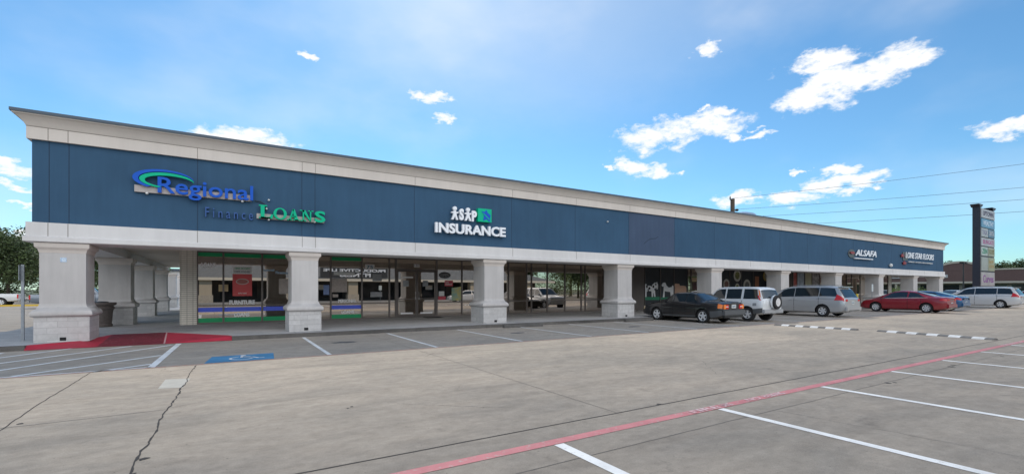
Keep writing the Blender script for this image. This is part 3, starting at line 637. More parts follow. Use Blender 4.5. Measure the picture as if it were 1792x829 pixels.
# posters on the shop with bright boards (the far third steps forward)
b = B(); b.box(40.5, YS-.02, SW, XS2, YS+.1, 3.12); b.box(XS2-.1, YS2+.05, SW, XS2, YS-.021, 3.12); obj('wall', b, M('taupe_wall', (.16, .14, .13), .8), bld)
def pane_y2(px): return X(px, YS2)
ys2 = YS2
E2 = 60.2
xs2 = [40.65, X(1394.5, ys2), X(1408, ys2), X(1420.5, ys2), X(1434, ys2), 47.0, 48.6, 50.2, 51.2, 53.0, 55.2, 57.3, 59.4]
w2 = []
for a, c in zip(xs2, xs2[1:]): w2.append(window(a, c, ys2, None if a > 47 else .87))
b = B(); b.box(59.4, ys2-.04, SW, E2, ys2+.3, 3.12); obj('pier', b, TILE, bld)
# four posters fill the first windows of the forward section
b = B()
for px0, px1, m_, lab in [(1380, 1394, M('poster_redA', (.42, .07, .05), .5, noise=.4, scale=3), 'red and white window poster'), (1395, 1407, M('poster_navy', (.08, .10, .14), .5, noise=.9, scale=2.2, col2=(.5, .55, .6)), 'navy poster with white blocks'), (1409, 1420, M('poster_khaki', (.40, .37, .24), .5, noise=.2, scale=3), 'pale khaki poster'), (1421, 1433, M('poster_black', (.03, .02, .02), .5, noise=.9, scale=2.5, col2=(.45, .42, .4)), 'black poster with white script')]:
    yy = ys2; x0, x1 = max(40.7, X(px0, yy)), X(px1, yy)
    o_ = decal('poster', w2[[1380, 1395, 1409, 1421].index(px0)], (x0, x1, 1.55, 2.95), m_, lab, y=yy)

# roof hood seen over the parapet, and its base
b = B(); b.lathe([(.35, 5.2), (.35, 6.9), (.75, 6.95), (.95, 7.15), (.8, 7.35), (.3, 7.5), (.02, 7.5)], (32.1, 20.0, -.36), 20)
tag(obj('roof_vent', b, M('galvanised', (.55, .6, .66), .35, .7), smooth=40), 'round galvanised roof vent showing above the parapet beside the utility pole', 'roof vent')

# ================================================================== SIGNS ON THE FASCIA
SBLUE = M('sign_blue', (.010, .095, .50), .55, spec=.2); SGRN = M('sign_green', (.0, .44, .24), .55, spec=.2); SWH = M('sign_white', (.78, .80, .84), .4); RACE = M('raceway', (.42, .38, .36), .6, noise=.15, scale=5)
LAMPM = M('junction_white', (.7, .7, .68), .5)
YG = YF-.14                                          # front of letters
def fbox(px0, py0, px1, py1, y=YF):                  # two opposite corners -> x0,x1,z0,z1 averaged
    xa, xb = X(px0, y), X(px1, y); return xa, xb, Z(px0, py0, y), Z(px1, py1, y)
sg = thing('wall_sign', 'blue Regional lettering with blue and green swoosh on the navy fascia', 'sign', (0, 0, 0))
x0 = X(276, YF-.14); x1 = X(443, YF-.14); zt = Z(280, 309.7, YF-.14); zb = Z(280, 338.8, YF-.14)
cap = zt-zb
b = textmesh('Regional', x0, x1, zb-cap*.24, zt+.0, YF-.10, .08, .012); obj('lettering', b, SBLUE, sg)
b = B(); b.box(X(236, YF), YF-.10, zb+cap*.02, X(440, YF), YF-.005, zb+cap*.42); obj('raceway', b, RACE, sg)
def crescent(cx, cz, rx, rz, cx2, cz2, rx2, rz2, a0, a1, ya, yb, n=40, mi=0):
    b = B(); A = [(cx+rx*math.cos(a0+(a1-a0)*i/n), cz+rz*math.sin(a0+(a1-a0)*i/n)) for i in range(n+1)]
    C = [(cx2+rx2*math.cos(a0+(a1-a0)*i/n), cz2+rz2*math.sin(a0+(a1-a0)*i/n)) for i in range(n+1)]
    for i in range(n): b.xz([A[i], A[i+1], C[i+1], C[i]], ya, yb)
    return b
sx0 = X(232, YG); sx1 = X(340, YG)
swd = sx1-sx0; ccx = (sx0+sx1)/2; crx = swd/2; ccz = zb+cap*.84; crz = cap*.60
b = crescent(ccx, ccz, crx, crz, ccx+.045*swd, ccz-.03*cap, crx-.045*swd, crz-.10*cap, R(8), R(236), YF-.20, YF-.11); obj('blue_swoosh', b, SBLUE, sg)
b = crescent(ccx+.05*swd, ccz-.045*cap, crx-.055*swd, crz-.13*cap, ccx+.095*swd, ccz-.09*cap, crx-.095*swd, crz-.25*cap, R(4), R(250), YF-.19, YF-.11); obj('green_swoosh', b, SGRN, sg)
for px, py in [(258, 339), (424, 353)]:
    b = B(); cx = X(px, YF); cz = Z(px, py, YF); b.lathe([(.025, -.12), (.04, -.06), (.03, 0)], (cx, YF-.02, cz), 10, 'y'); obj('conduit_fitting', b, LAMPM, sg)
sg2 = thing('wall_sign', 'small dim blue Finance lettering under the Regional sign', 'sign')
b = textmesh('F i n a n c e', X(359, YG), X(443, YG), Z(359, 379, YG), Z(359, 361.5, YG), YF-.02, .07, .004); obj('lettering', b, M('dim_blue', (.022, .085, .27), .6), sg2)
# serif LOANS
sg3 = thing('wall_sign', 'green serif LOANS letters on a pale raceway', 'sign')
lx0 = X(453, YG); lx1 = X(569, YG); lz0 = Z(455, 381.5, YG); cap2 = Z(455, 358.5, YG)-lz0; cs = cap2*.86
b = B(); ya, yb = YF-.20, YF-.10; sp = lx1-lx0
def rect(x, z, x2, z2): b.xz([(x, z), (x2, z), (x2, z2), (x, z2)], ya, yb)
def q4(*p): b.xz(list(p), ya, yb)
t = .085
u = lx0; rect(u, lz0, u+.30*sp*.55, lz0+.035); rect(u+.05, lz0+.035, u+.05+t*1.3, lz0+cap2-.035); rect(u, lz0+cap2-.035, u+.24, lz0+cap2)
wL = .19*sp; q4((u+.05, lz0), (u+wL, lz0), (u+wL+.03, lz0+.14), (u+wL-.03, lz0+.14), (u+wL-.08, lz0+.045), (u+.05, lz0+.045))
ocx = lx0+.305*sp; orx = .098*sp; ocz = lz0+cs/2
for i in range(28):
    a, c = 2*math.pi*i/28, 2*math.pi*(i+1)/28
    q4((ocx+orx*math.cos(a), ocz+cs*.52*math.sin(a)), (ocx+orx*math.cos(c), ocz+cs*.52*math.sin(c)), (ocx+(orx-t)*math.cos(c), ocz+(cs*.52-.035)*math.sin(c)), (ocx+(orx-t)*math.cos(a), ocz+(cs*.52-.035)*math.sin(a)))
u = lx0+.42*sp; wA = .17*sp
q4((u+.03, lz0), (u+.075, lz0), (u+wA*.5+.01, lz0+cs*.95), (u+wA*.5-.03, lz0+cs)); q4((u+wA-.13, lz0), (u+wA-.02, lz0), (u+wA*.5+.03, lz0+cs), (u+wA*.5-.04, lz0+cs))
rect(u+wA*.28, lz0+cs*.30, u+wA*.72, lz0+cs*.38); rect(u-.02, lz0, u+.13, lz0+.03); rect(u+wA-.18, lz0, u+wA+.03, lz0+.03)
u = lx0+.62*sp; wN = .18*sp
rect(u+.05, lz0, u+.09, lz0+cs); rect(u+wN-.09, lz0, u+wN-.05, lz0+cs); q4((u+.02, lz0+cs), (u+.13, lz0+cs), (u+wN-.05, lz0-.01), (u+wN-.13, lz0+.06))
rect(u-.02, lz0, u+.16, lz0+.03); rect(u-.04, lz0+cs-.03, u+.10, lz0+cs); rect(u+wN-.14, lz0+cs-.03, u+wN+.02, lz0+cs)
tb = textmesh('S', lx0+.83*sp, lx1, lz0-.01, lz0+cs+.01, YF-.10, .10, .03); b.add(tb.v, tb.f)
obj('lettering', b, SGRN, sg3)
b = B(); b.box(lx0-.06, YF-.095, lz0-.01, lx1-.02, YF-.005, lz0+cap2*.36); obj('raceway', b, RACE, sg3)
cxa = X(470, YF)
b = B(); b.tube([(X(446, YF), YF-.03, Z(446, 352, YF)), (X(455, YF), YF-.05, Z(455, 353, YF)), (X(463, YF), YF-.06, Z(463, 358, YF)), (X(466, YF), YF-.06, Z(466, 370, YF))], .014); obj('cable', b, M('black_cable', (.02, .02, .02), .6), sg3)
for px, py in [(470, 351), (466, 366), (470, 385), (550, 389)]:
    b = B(); b.lathe([(.02, -.14), (.035, -.07), (.03, 0)], (X(px, YF), YF-.03, Z(px, py, YF)), 10, 'y'); obj('conduit_fitting', b, LAMPM, sg3)
# ASAP INSURANCE
sg4 = thing('wall_sign', 'white ASAP INSURANCE letters with paper doll figures and green square emblem', 'sign')
b = textmesh('INSURANCE', X(761, YG), X(884, YG), Z(761, 406.5, YG), Z(761, 388.5, YG), YF-.10, .10, .035); obj('lettering', b, SWH, sg4)
za, zc = Z(790, 384, YG), Z(795, 361.5, YG); hh = zc-za
def doll(b, cx, s=1.):
    wdt = hh*.56*s
    def p_(u, v): return (cx+u*wdt, za+v*hh)
    b.xz([(cx+hh*.17*math.cos(a/14*6.283), za+hh*.86+hh*.15*math.sin(a/14*6.283)) for a in range(14)], YF-.20, YF-.10)
    b.xz([p_(-.15, .74), p_(-.16, .60), p_(-.5, .60), p_(-.5, .50), p_(-.2, .48), p_(-.28, .3), p_(-.5, 0), p_(-.22, 0), p_(0, .28), p_(.22, 0), p_(.5, 0), p_(.28, .3), p_(.2, .48), p_(.5, .50), p_(.5, .60), p_(.16, .60), p_(.15, .74)], YF-.2, YF-.1)
xx = [X(p, YG) for p in (789, 801.5, 803, 811, 812.5, 824, 825, 833.5)]
b = B(); doll(b, (xx[0]+xx[1])/2); doll(b, (xx[4]+xx[5])/2)
t1 = textmesh('S', xx[2], xx[3], za, zc-.06, YF-.10, .10, .05); b.add(t1.v, t1.f); t1 = textmesh('P', xx[6], xx[7], za-.01, zc-.1, YF-.10, .10, .05); b.add(t1.v, t1.f)
obj('lettering', b, SWH, sg4)
ex0, ex1, ez0, ez1 = X(835.5, YG), X(859, YG), Z(835.5, 387.5, YG), Z(835.5, 364.5, YG)
b = B(); b.box(ex0, YF-.2, ez0, ex1, YF-.02, ez1); em = obj('emblem', b, SGRN, sg4)
b = B(); b.xz(scale_pts([(.38, .08), (.62, .22), (.85, .02), (.92, .55), (.70, .72), (.62, .92), (.45, .75), (.25, .80), (.42, .50)], ex0, ex1, ez0, ez1), YF-.212, YF-.202); obj('emblem_shape', b, SBLUE, em)
b = B(); b.xz(scale_pts([(.32, .66), (.40, .66), (.86, .22), (.80, .18)], ex0, ex1, ez0, ez1), YF-.22, YF-.213); obj('emblem_line', b, SGRN, em)
# ALSAFA
sg5 = thing('wall_sign', 'white ALSAFA letters over a white strip, small red figure at left', 'sign')
b = textmesh('ALSAFA', X(1497.5, YG), X(1534, YG), Z(1497.5, 448, YG)+.05, Z(1497.5, 436, YG), YF-.10, .05, .015, .25); obj('lettering', b, SWH, sg5)
b = B(); b.box(X(1496, YG), YF-.18, Z(1496, 454, YG)+.08, X(1527, YG), YF-.05, Z(1496, 450.5, YG)); br_ = obj('strip', b, SWH, sg5)
obj('strip_lettering', textmesh('INTERNATIONAL MARKET', X(1497, YG)+.1, X(1526, YG)-.1, Z(1496, 454, YG)+.12, Z(1496, 450.5, YG)-.04, YF-.181, .01, .01), M('ink_grey', (.1, .1, .12), .6), br_)
b = B(); b.xz(ell(X(1493, YG), Z(1493, 442, YG), .34, .10), YF-.12, YF-.05); obj('figure', b, M('sign_red', (.24, .03, .035), .5), sg5)
b = B(); b.xz(ell(X(1493, YG), Z(1493, 442, YG)-.06, .6, .34), YF-.045, YF-.01); obj('back_plate', b, M('sign_dark', (.05, .05, .055), .3), sg5)
# LONE STAR FLOORS
sg6 = thing('wall_sign', 'white LONE STAR FLOORS letters with red emblems near the far corner', 'sign')
b = textmesh('LONE STAR FLOORS', X(1585.5, YG), X(1634.5, YG), Z(1585.5, 453.5, YG)+.12, Z(1585.5, 441.5, YG)+.05, YF-.10, .04, .012, .2); obj('lettering', b, SWH, sg6)
b = textmesh('CARPET • WOOD • TILE • LAMINATE', X(1589.5, YG), X(1631, YG), Z(1589.5, 461, YG)+.12, Z(1589.5, 458, YG)+.06, YF-.10, .1, .03); obj('lettering', b, M('sign_pale', (.6, .6, .6), .5), sg6)
for px, py, r in ((1580.5, 447, .18), (1584, 460, .2)):
    b = B(); b.xz([(X(px, YG)+(r if k % 2 == 0 else r*.5)*math.cos(R(90+36*k))*2.6, Z(px, py, YG)+(r if k % 2 == 0 else r*.5)*math.sin(R(90+36*k))) for k in range(10)], YF-.12, YF-.05); obj('star_emblem', b, M('sign_red', (.24, .03, .035), .5), sg6)
b = B(); b.box(X(1579, YF), YF-.05, Z(1585, 455, YG), X(1586, YF)+.2, YF-.01, Z(1585, 441, YG)); obj('back_plate', b, M('sign_dark', (.05, .05, .055), .3), sg6)
b = B(); b.lathe([(.12, -.2), (.16, -.1), (.10, 0)], (X(1556, YF), YF-.02, Z(1556, 464, YF)), 12, 'y'); tag(obj('wall_light', b, LAMPM), 'small white fixture on navy fascia between the two far signs', 'light')
b = B(); b.lathe([(.02, -.1), (.04, -.05), (.03, 0)], (X(1062, YF), YF-.01, Z(1062, 388, YF)), 10, 'y'); tag(obj('wall_fitting', b, LAMPM), 'tiny pale conduit stub on the fascia left of the repainted panel', 'fitting')

# ================================================================== VEHICLES
def lerpf(pts):
    def f(y):
        if y <= pts[0][0]: return pts[0][1]
        for (a, u), (c, v) in zip(pts, pts[1:]):
            if y <= c: return u+(v-u)*(y-a)/(c-a) if c > a else v
        return pts[-1][1]
    return f
def smoothf(pts, s=.06):
    f = lerpf(pts); lo, hi = pts[0][0], pts[-1][0]
    def g(y):
        k = min(1, max(.02, (y-lo)/.12), max(.02, (hi-y)/.12)); ss = s*k
        return (f(y-ss)+2*f(y-ss/2)+2*f(y)+2*f(y+ss/2)+f(y+ss))/8
    return g
class Car:
    def __init__(c, name, label, cat, spec, paint_, group=None):
        c.t = thing(name, label, cat, group=group); c.s = spec; c.paint = paint_
        c.W = smoothf(spec['W'], .12); c.zt = smoothf(spec['top']); c.zb = smoothf(spec['bot'], .1); c.bt = smoothf(spec['belt'], .08); c.wr = smoothf(spec['wr'], .1)
        c.y0, c.y1 = spec['top'][0][0], spec['top'][-1][0]
        ys = [c.y0+(c.y1-c.y0)*i/72 for i in range(73)]
        ys = sorted(set([round(v, 4) for v in ys]+[c.y0+.02, c.y0+.05, c.y1-.02, c.y1-.05]))
        b = B(); n = 11
        for y in ys:
            r = c.ring(y); b.v += [(-x, y, z) for x, z in r[::-1][:-1]]+[(x, y, z) for x, z in r[:]][:-1]
        m = 2*(n-1)
        # ring order: top centre(left side) ... bottom centre ... right ... (top centre excluded at end)
        for i in range(len(ys)-1):
            for k in range(m): b.f.append((i*m+k, i*m+(k+1) % m, (i+1)*m+(k+1) % m, (i+1)*m+k)); b.m.append(0)
        b.f += [tuple(range(m))[::-1], tuple(range((len(ys)-1)*m, len(ys)*m))]; b.m += [0, 0]
        body = obj('body', b, [c.paint, M('wheel_well', (.01, .01, .01), .95)], c.t)
        cut = B()
        for wy in spec['axles']:
            for s in (-1, 1): cut.lathe([(spec['arch'], s*(spec['W'][2][1]-.30)), (spec['arch'], s*(spec['W'][2][1]+.3))], (0, wy, spec['r']), 28, 'x', 1)
        co = obj('cut', cut, [c.paint, M('wheel_well', (0, 0, 0))])
        md = body.modifiers.new('b', 'BOOLEAN'); md.operation = 'DIFFERENCE'; md.object = co; md.solver = 'EXACT'
        dg = bpy.context.evaluated_depsgraph_get(); dg.update()
        me = bpy.data.meshes.new_from_object(body.evaluated_get(dg)); body.modifiers.clear(); body.data = me; bpy.data.objects.remove(co)
        me.polygons.foreach_set('use_smooth', [True]*len(me.polygons)); me.set_sharp_from_angle(angle=R(30))
        c.body = body
        c.wheels()
    def ring(c, y):
        W, zb, zt, bt, wr = c.W(y), c.zb(y), c.zt(y), c.bt(y), c.wr(y); h = bt-zb
        bt = min(bt, zt-.012) if not c.s.get('bed') else bt
        return [(0, zb), (.80*W, zb), (.955*W, zb+.06*h+.02), (.992*W, zb+.28*h), (W, zb+.52*h), (.992*W, zb+.80*h), (.955*W, bt), (wr, zt-.045 if zt-bt > .1 else bt+(zt-bt)*.4), (.86*wr, zt-.010), (.5*wr, zt), (0, zt+.008)]
    def pt(c, y, k, side=1, d=0.):
        r = c.ring(y); i = min(int(k), 9); f = k-i
        x = r[i][0]+(r[i+1][0]-r[i][0])*f; z = r[i][1]+(r[i+1][1]-r[i][1])*f
        return Vector((side*x, y, z))
    def patch(c, name, y_of, k0, k1, m, side=1, d=.006, ny=8, nk=4, parent=None):
        """y_of(t) -> (ya, yb) at k-fraction t"""
        b = B(); vs = []
        for i in range(nk+1):
            t = i/nk; k = k0+(k1-k0)*t; ya, yb = y_of(t)
            for j in range(ny+1):
                y = ya+(yb-ya)*j/ny
                p = c.pt(y, k, side); e = .01
                dk = c.pt(y, min(k+e, 9.99), side)-c.pt(y, max(k-e, 0), side); dy = c.pt(y+e, k, side)-c.pt(y-e, k, side)
                nrm = dk.cross(dy)
                if nrm.length < 1e-9: nrm = Vector((side, 0, 0))
                nrm.normalize()
                cen = Vector((0, y, .7))
                if nrm.dot(p-cen) < 0: nrm = -nrm
                vs.append(p+nrm*d)
        fs = [(i*(ny+1)+j, i*(ny+1)+j+1, (i+1)*(ny+1)+j+1, (i+1)*(ny+1)+j) for i in range(nk) for j in range(ny)]
        b.add(vs, fs); o = obj(name, b, m, parent or c.t, smooth=40)
        return o
    def screen(c, name, ya, yb, k0=7.25, m=None):     # front or rear glass across the centre line
        vs = []; ny = 8; ks = [k0, 7.6, 8, 8.5, 9, 9.6, 9.99]
        line_ = [(k, -1) for k in ks]+[(k, 1) for k in ks[::-1]]
        for j in range(ny+1):
            y = ya+(yb-ya)*j/ny
            for k, s in line_:
                p = c.pt(y, k, s); sl_ = (c.zt(y+.02)-c.zt(y-.02))/.04; nn = Vector((0, -sl_, 1)).normalized(); vs.append(p+nn*.007)
        w_ = len(line_); b = B(); b.add(vs, [(j*w_+i, j*w_+i+1, (j+1)*w_+i+1, (j+1)*w_+i) for j in range(ny) for i in range(w_-1)])
        return obj(name, b, m or CARGL, c.t, smooth=50)
    def wheels(c):
        r = c.s['r']; wx_ = c.s['W'][2][1]-.13; rim = r*c.s.get('rim', .66)
        TY = M('tyre_rubber', (.018, .018, .019), .85); RM = M('alloy', (.66, .67, .68), .4, .15)
        for wy in c.s['axles']:
            for s in (-1, 1):
                b = B(); b.lathe([(.02, s*-.05), (rim*.95, s*-.05), (rim*.95, s*.03), (.02, s*.03)], (s*wx_, wy, r), 20, 'x'); wl = obj('wheel', b, M('brake_dark', (.03, .03, .03), .6), c.t)
                b = B(); h = .105
                b.lathe([(rim*.97, -h*.8), (rim*1.05, -h), (r*.93, -h), (r*.985, -h*.75), (r, -h*.3), (r, h*.3), (r*.985, h*.75), (r*.93, h), (rim*1.05, h), (rim*.97, h*.8)], (s*wx_, wy, r), 32, 'x', 0, False); obj('tyre', b, TY, wl, smooth=35)
                b = B(); o_ = s*.085
                # rim lip
                seg = 28; vs = []
                for (rr, hh_) in ((rim*1.0, o_), (rim*.88, o_-s*.012), (rim*.86, o_-s*.03)):
                    vs += [(s*wx_+hh_, wy+rr*math.cos(2*math.pi*k/seg), r+rr*math.sin(2*math.pi*k/seg)) for k in range(seg)]
                b.add(vs, [(i*seg+k, i*seg+(k+1) % seg, (i+1)*seg+(k+1) % seg, (i+1)*seg+k) for i in range(2) for k in range(seg)])
                ns = c.s.get('spokes', 6)
                for k in range(ns):
                    a = 2*math.pi*k/ns+.3; w0_, w1_ = rim*.20, rim*c.s.get('spw', .15)
                    ca, sa = math.cos(a), math.sin(a); pts = []
                    for rr, ww in ((rim*.12, w0_), (rim*.90, w1_)):
                        for q_ in (-1, 1): pts.append((rr*ca-q_*ww*sa, rr*sa+q_*ww*ca))
                    vs = [(s*wx_+xx_, wy+p[0], r+p[1]) for xx_ in (o_-s*.015, o_-s*.055) for p in pts]
                    b.add(vs, [(0, 1, 3, 2), (4, 6, 7, 5), (0, 2, 6, 4), (1, 5, 7, 3), (2, 3, 7, 6), (0, 4, 5, 1)])
                b.lathe([(rim*.22, o_-s*.06), (rim*.22, o_-s*.01), (rim*.12, o_), (.005, o_)], (s*wx_, wy, r), 14, 'x')
                obj('rim', b, RM, wl)
    def box(c, name, x0, y0, z0, x1, y1, z1, m, bev=.01, parent=None):
        b = B(); b.box(x0, y0, z0, x1, y1, z1); return obj(name, b, m, parent or c.t, bevel=bev)
    def finish(c, side_win, ws, rg, doors, seams, plate_z=.75, plate='TEXAS', mirror=True, trim=None, handle_k=5.35):
        for s in (-1, 1):
            for (a0, a1, b0, b1) in side_win:
                c.patch('side_window', lambda t, a0=a0, a1=a1, b0=b0, b1=b1: (a0+(b0-a0)*t, a1+(b1-a1)*t), 6.12, 6.9, CARGL, s, .008, 8, 4)
            for y in seams: c.patch('door_seam', lambda t, y=y: (y-.010, y+.010), 2.1, 6.0, M('seam', (.01, .01, .01), .9), s, .002, 1, 8)
            for y in doors:
                p = c.pt(y, handle_k, s); c.box('door_handle', min(p.x, p.x+s*.035), y-.09, p.z-.015, max(p.x, p.x+s*.035), y+.09, p.z+.015, c.paint, .006)
            if mirror:
                y = c.s['mirror']; p = c.pt(y, 6.2, s); b = B()
                xa = p.x+s*.02; xb = p.x+s*.20
                b.box(min(xa, xb), y-.05, p.z+.0, max(xa, xb), y+.06, p.z+.13); mo = obj('mirror', b, c.paint, c.t, bevel=.02)
        c.screen('windscreen', *ws); 
        if rg: c.screen('rear_window', *rg)
        pz = plate_z; yb_ = c.y0-.012
        pl_ = c.box('number_plate', -.155, yb_-.01, pz-.08, .155, yb_+.02, pz+.08, M('plate_white', (.6, .62, .62), .4), .003)
        tb_ = textmesh(plate, -.12, .12, pz-.04, pz+.045, yb_-.011, .002, .02); obj('plate_lettering', tb_, M('ink_blue', (.02, .12, .2), .6), pl_)
    def place(c, x, y, rz=0): c.t.location = (x, y, .004); c.t.rotation_euler = (0, 0, rz); return c
TAILR = M('tail_red', (.55, .02, .02), .15, coat=.5); TAILO = M('tail_orange', (.85, .22, .03), .15, coat=.5); HEADL = M('headlamp', (.6, .62, .62), .1); CHR = M('chrome', (.7, .7, .7), .15, 1)
def cpaint(name, col, metal=.0, rough=.35): return M(name, col, rough, metal, coat=1.0)

# --- black saloon
SP = dict(top=[(-2.33, .93), (-2.2, .985), (-1.42, 1.02), (-1.36, 1.03), (-.80, 1.36), (-.45, 1.40), (.25, 1.40), (.42, 1.37), (1.05, .985), (1.12, .965), (2.05, .82), (2.25, .74), (2.33, .62)],
          belt=[(-2.33, .86), (-2.2, .91), (-1.4, .93), (1.0, .89), (2.1, .75), (2.33, .56)], bot=[(-2.33, .36), (-2.1, .27), (-1.8, .21), (1.8, .20), (2.33, .26)],
          wr=[(-2.33, .70), (-1.42, .76), (-.80, .60), (.3, .60), (1.05, .74), (2.1, .70), (2.33, .58)], W=[(-2.33, .80), (-2.15, .865), (-1.6, .88), (1.6, .88), (2.15, .83), (2.33, .72)],
          axles=(-1.33, 1.33), r=.315, arch=.365, rim=.70, spokes=5, spw=.13, mirror=.80)
c1 = Car('parked_car', 'black four door saloon with grey bumper and orange and red tail lights', 'car', SP, cpaint('black_paint', (.008, .008, .010)))
c1.finish([(-1.02, -.42, -.86, -.42), (-.36, .28, -.36, .28), (.34, .92, .34, .60)], (.45, 1.04), (-1.34, -.82), (.05, -.78), (-.95, -.39, .31, 1.0), .78, 'DGC 4217')
GB = M('bumper_grey', (.085, .09, .095), .5)
for s in (-1, 1):
    c1.patch('bumper_side', lambda t: (-2.31, -1.74), 2.0, 3.9, GB, s, .02, 10, 4); c1.patch('body_moulding', lambda t: (-.92, .92), 3.55, 3.85, M('black_trim', (.02, .02, .02), .5), s, .012, 4, 1)
    c1.patch('sill_trim', lambda t: (-.95, .95), 1.9, 2.5, GB, s, .01, 4, 2)
    c1.patch('tail_light_side', lambda t: (-2.32, -2.12), 4.45, 5.85, TAILO, s, .012, 5, 3)
    c1.box('tail_light', min(s*.40, s*.57), -2.36, .67, max(s*.40, s*.57), -2.31, .86, TAILR); c1.box('tail_light', min(s*.575, s*.75), -2.355, .67, max(s*.575, s*.75), -2.30, .86, TAILO)
    c1.box('reversing_light', min(s*.44, s*.62), -2.368, .755, max(s*.44, s*.62), -2.34, .785, M('lamp_white', (.8, .8, .8), .2), .003)
    c1.box('headlight', min(s*.45, s*.68), 2.24, .56, max(s*.45, s*.68), 2.31, .68, HEADL)
    c1.patch('indicator_light', lambda t: (2.12, 2.24), 4.6, 5.8, M('lamp_amber', (.7, .5, .25), .2), s, .01, 3, 2)
c1.box('rear_bumper', -.80, -2.42, .38, .80, -2.28, .62, GB, .03); c1.box('rear_valance', -.72, -2.36, .27, .72, -2.25, .40, M('black_trim', (.02, .02, .02), .5), .02)
c1.box('boot_slots', -.16, -2.345, .895, -.04, -2.31, .925, M('black_trim', (.02, .02, .02), .5), .003)
c1.place(19.55, 14.95)

# --- silver off-roader with the spare wheel
SU = dict(top=[(-2.06, 1.02), (-2.03, 1.08), (-1.86, 1.60), (-1.7, 1.655), (-1.0, 1.675), (.1, 1.665), (.30, 1.63), (1.0, 1.10), (1.06, 1.075), (1.85, .98), (2.0, .90), (2.06, .75)],
          belt=[(-2.06, 1.0), (-1.95, 1.02), (.95, 1.0), (1.9, .90), (2.06, .70)], bot=[(-2.06, .42), (-1.8, .34), (-1.5, .30), (1.6, .30), (2.06, .36)],
          wr=[(-2.06, .76), (-1.86, .66), (.3, .66), (1.0, .76), (1.9, .72), (2.06, .62)], W=[(-2.06, .80), (-1.95, .85), (-1.5, .87), (1.5, .87), (1.95, .82), (2.06, .74)],
          axles=(-1.31, 1.31), r=.345, arch=.41, rim=.60, spokes=5, spw=.2, mirror=.72)
c2 = Car('parked_car', 'silver white off-roader with spare wheel on its tailgate', 'car', SU, cpaint('silver_white', (.68, .70, .71), .1))
c2.finish([(-1.86, -1.10, -1.74, -1.10), (-.98, -.20, -.98, -.20), (-.12, .84, -.12, .44)], (.32, .99), (-2.02, -1.88), (-.62, .30), (-1.02, -.16, .88), .62, 'KTR 8305')
for s in (-1, 1):
    c2.patch('tail_light', lambda t: (-1.99+.13*t, -1.90+.11*t), 6.05, 6.45, TAILR, s, .014, 2, 3); c2.patch('tail_light', lambda t: (-1.955+.10*t, -1.86+.07*t), 6.47, 6.92, TAILO, s, .014, 2, 3)
    c2.patch('cladding', lambda t: (-2.05, -1.62), 1.9, 3.6, GB, s, .018, 5, 3); c2.patch('cladding', lambda t: (-.92, .92), 1.9, 3.0, GB, s, .018, 4, 3)
    c2.box('headlight', min(s*.45, s*.72), 1.96, .72, max(s*.45, s*.72), 2.05, .86, HEADL)
    c2.patch('fuel_flap', lambda t: (-1.78, -1.60), 4.4, 5.1, M('seam_grey', (.25, .27, .28), .5), s, .004, 2, 2) if s < 0 else None
c2.box('rear_bumper', -.82, -2.16, .40, .82, -2.02, .60, M('bumper_pale', (.33, .34, .35), .5), .03)
b = B(); b.lathe([(.19, -.06), (.20, -.1), (.31, -.1), (.335, -.07), (.34, 0), (.335, .07), (.31, .1), (.2, .1)], (.10, -2.20, .93), 30, 'y'); sw = obj('spare_wheel', b, M('tyre_rubber', (0, 0, 0)), c2.t, smooth=35)
b = B(); b.lathe([(.02, -.11), (.08, -.11), (.10, -.09), (.17, -.10), (.205, -.095), (.205, .02), (.02, .02)], (.10, -2.20, .93), 24, 'y'); obj('rim', b, M('spare_white', (.62, .62, .62), .4), sw)
b = B(); b.lathe([(.345, .0), (.35, .05), (.34, .10), (.2, .115), (.02, .115)], (.10, -2.20, .93), 30, 'y'); obj('spare_cover', b, cpaint('silver_white', (0, 0, 0)), sw)
c2.place(22.35, 14.50)

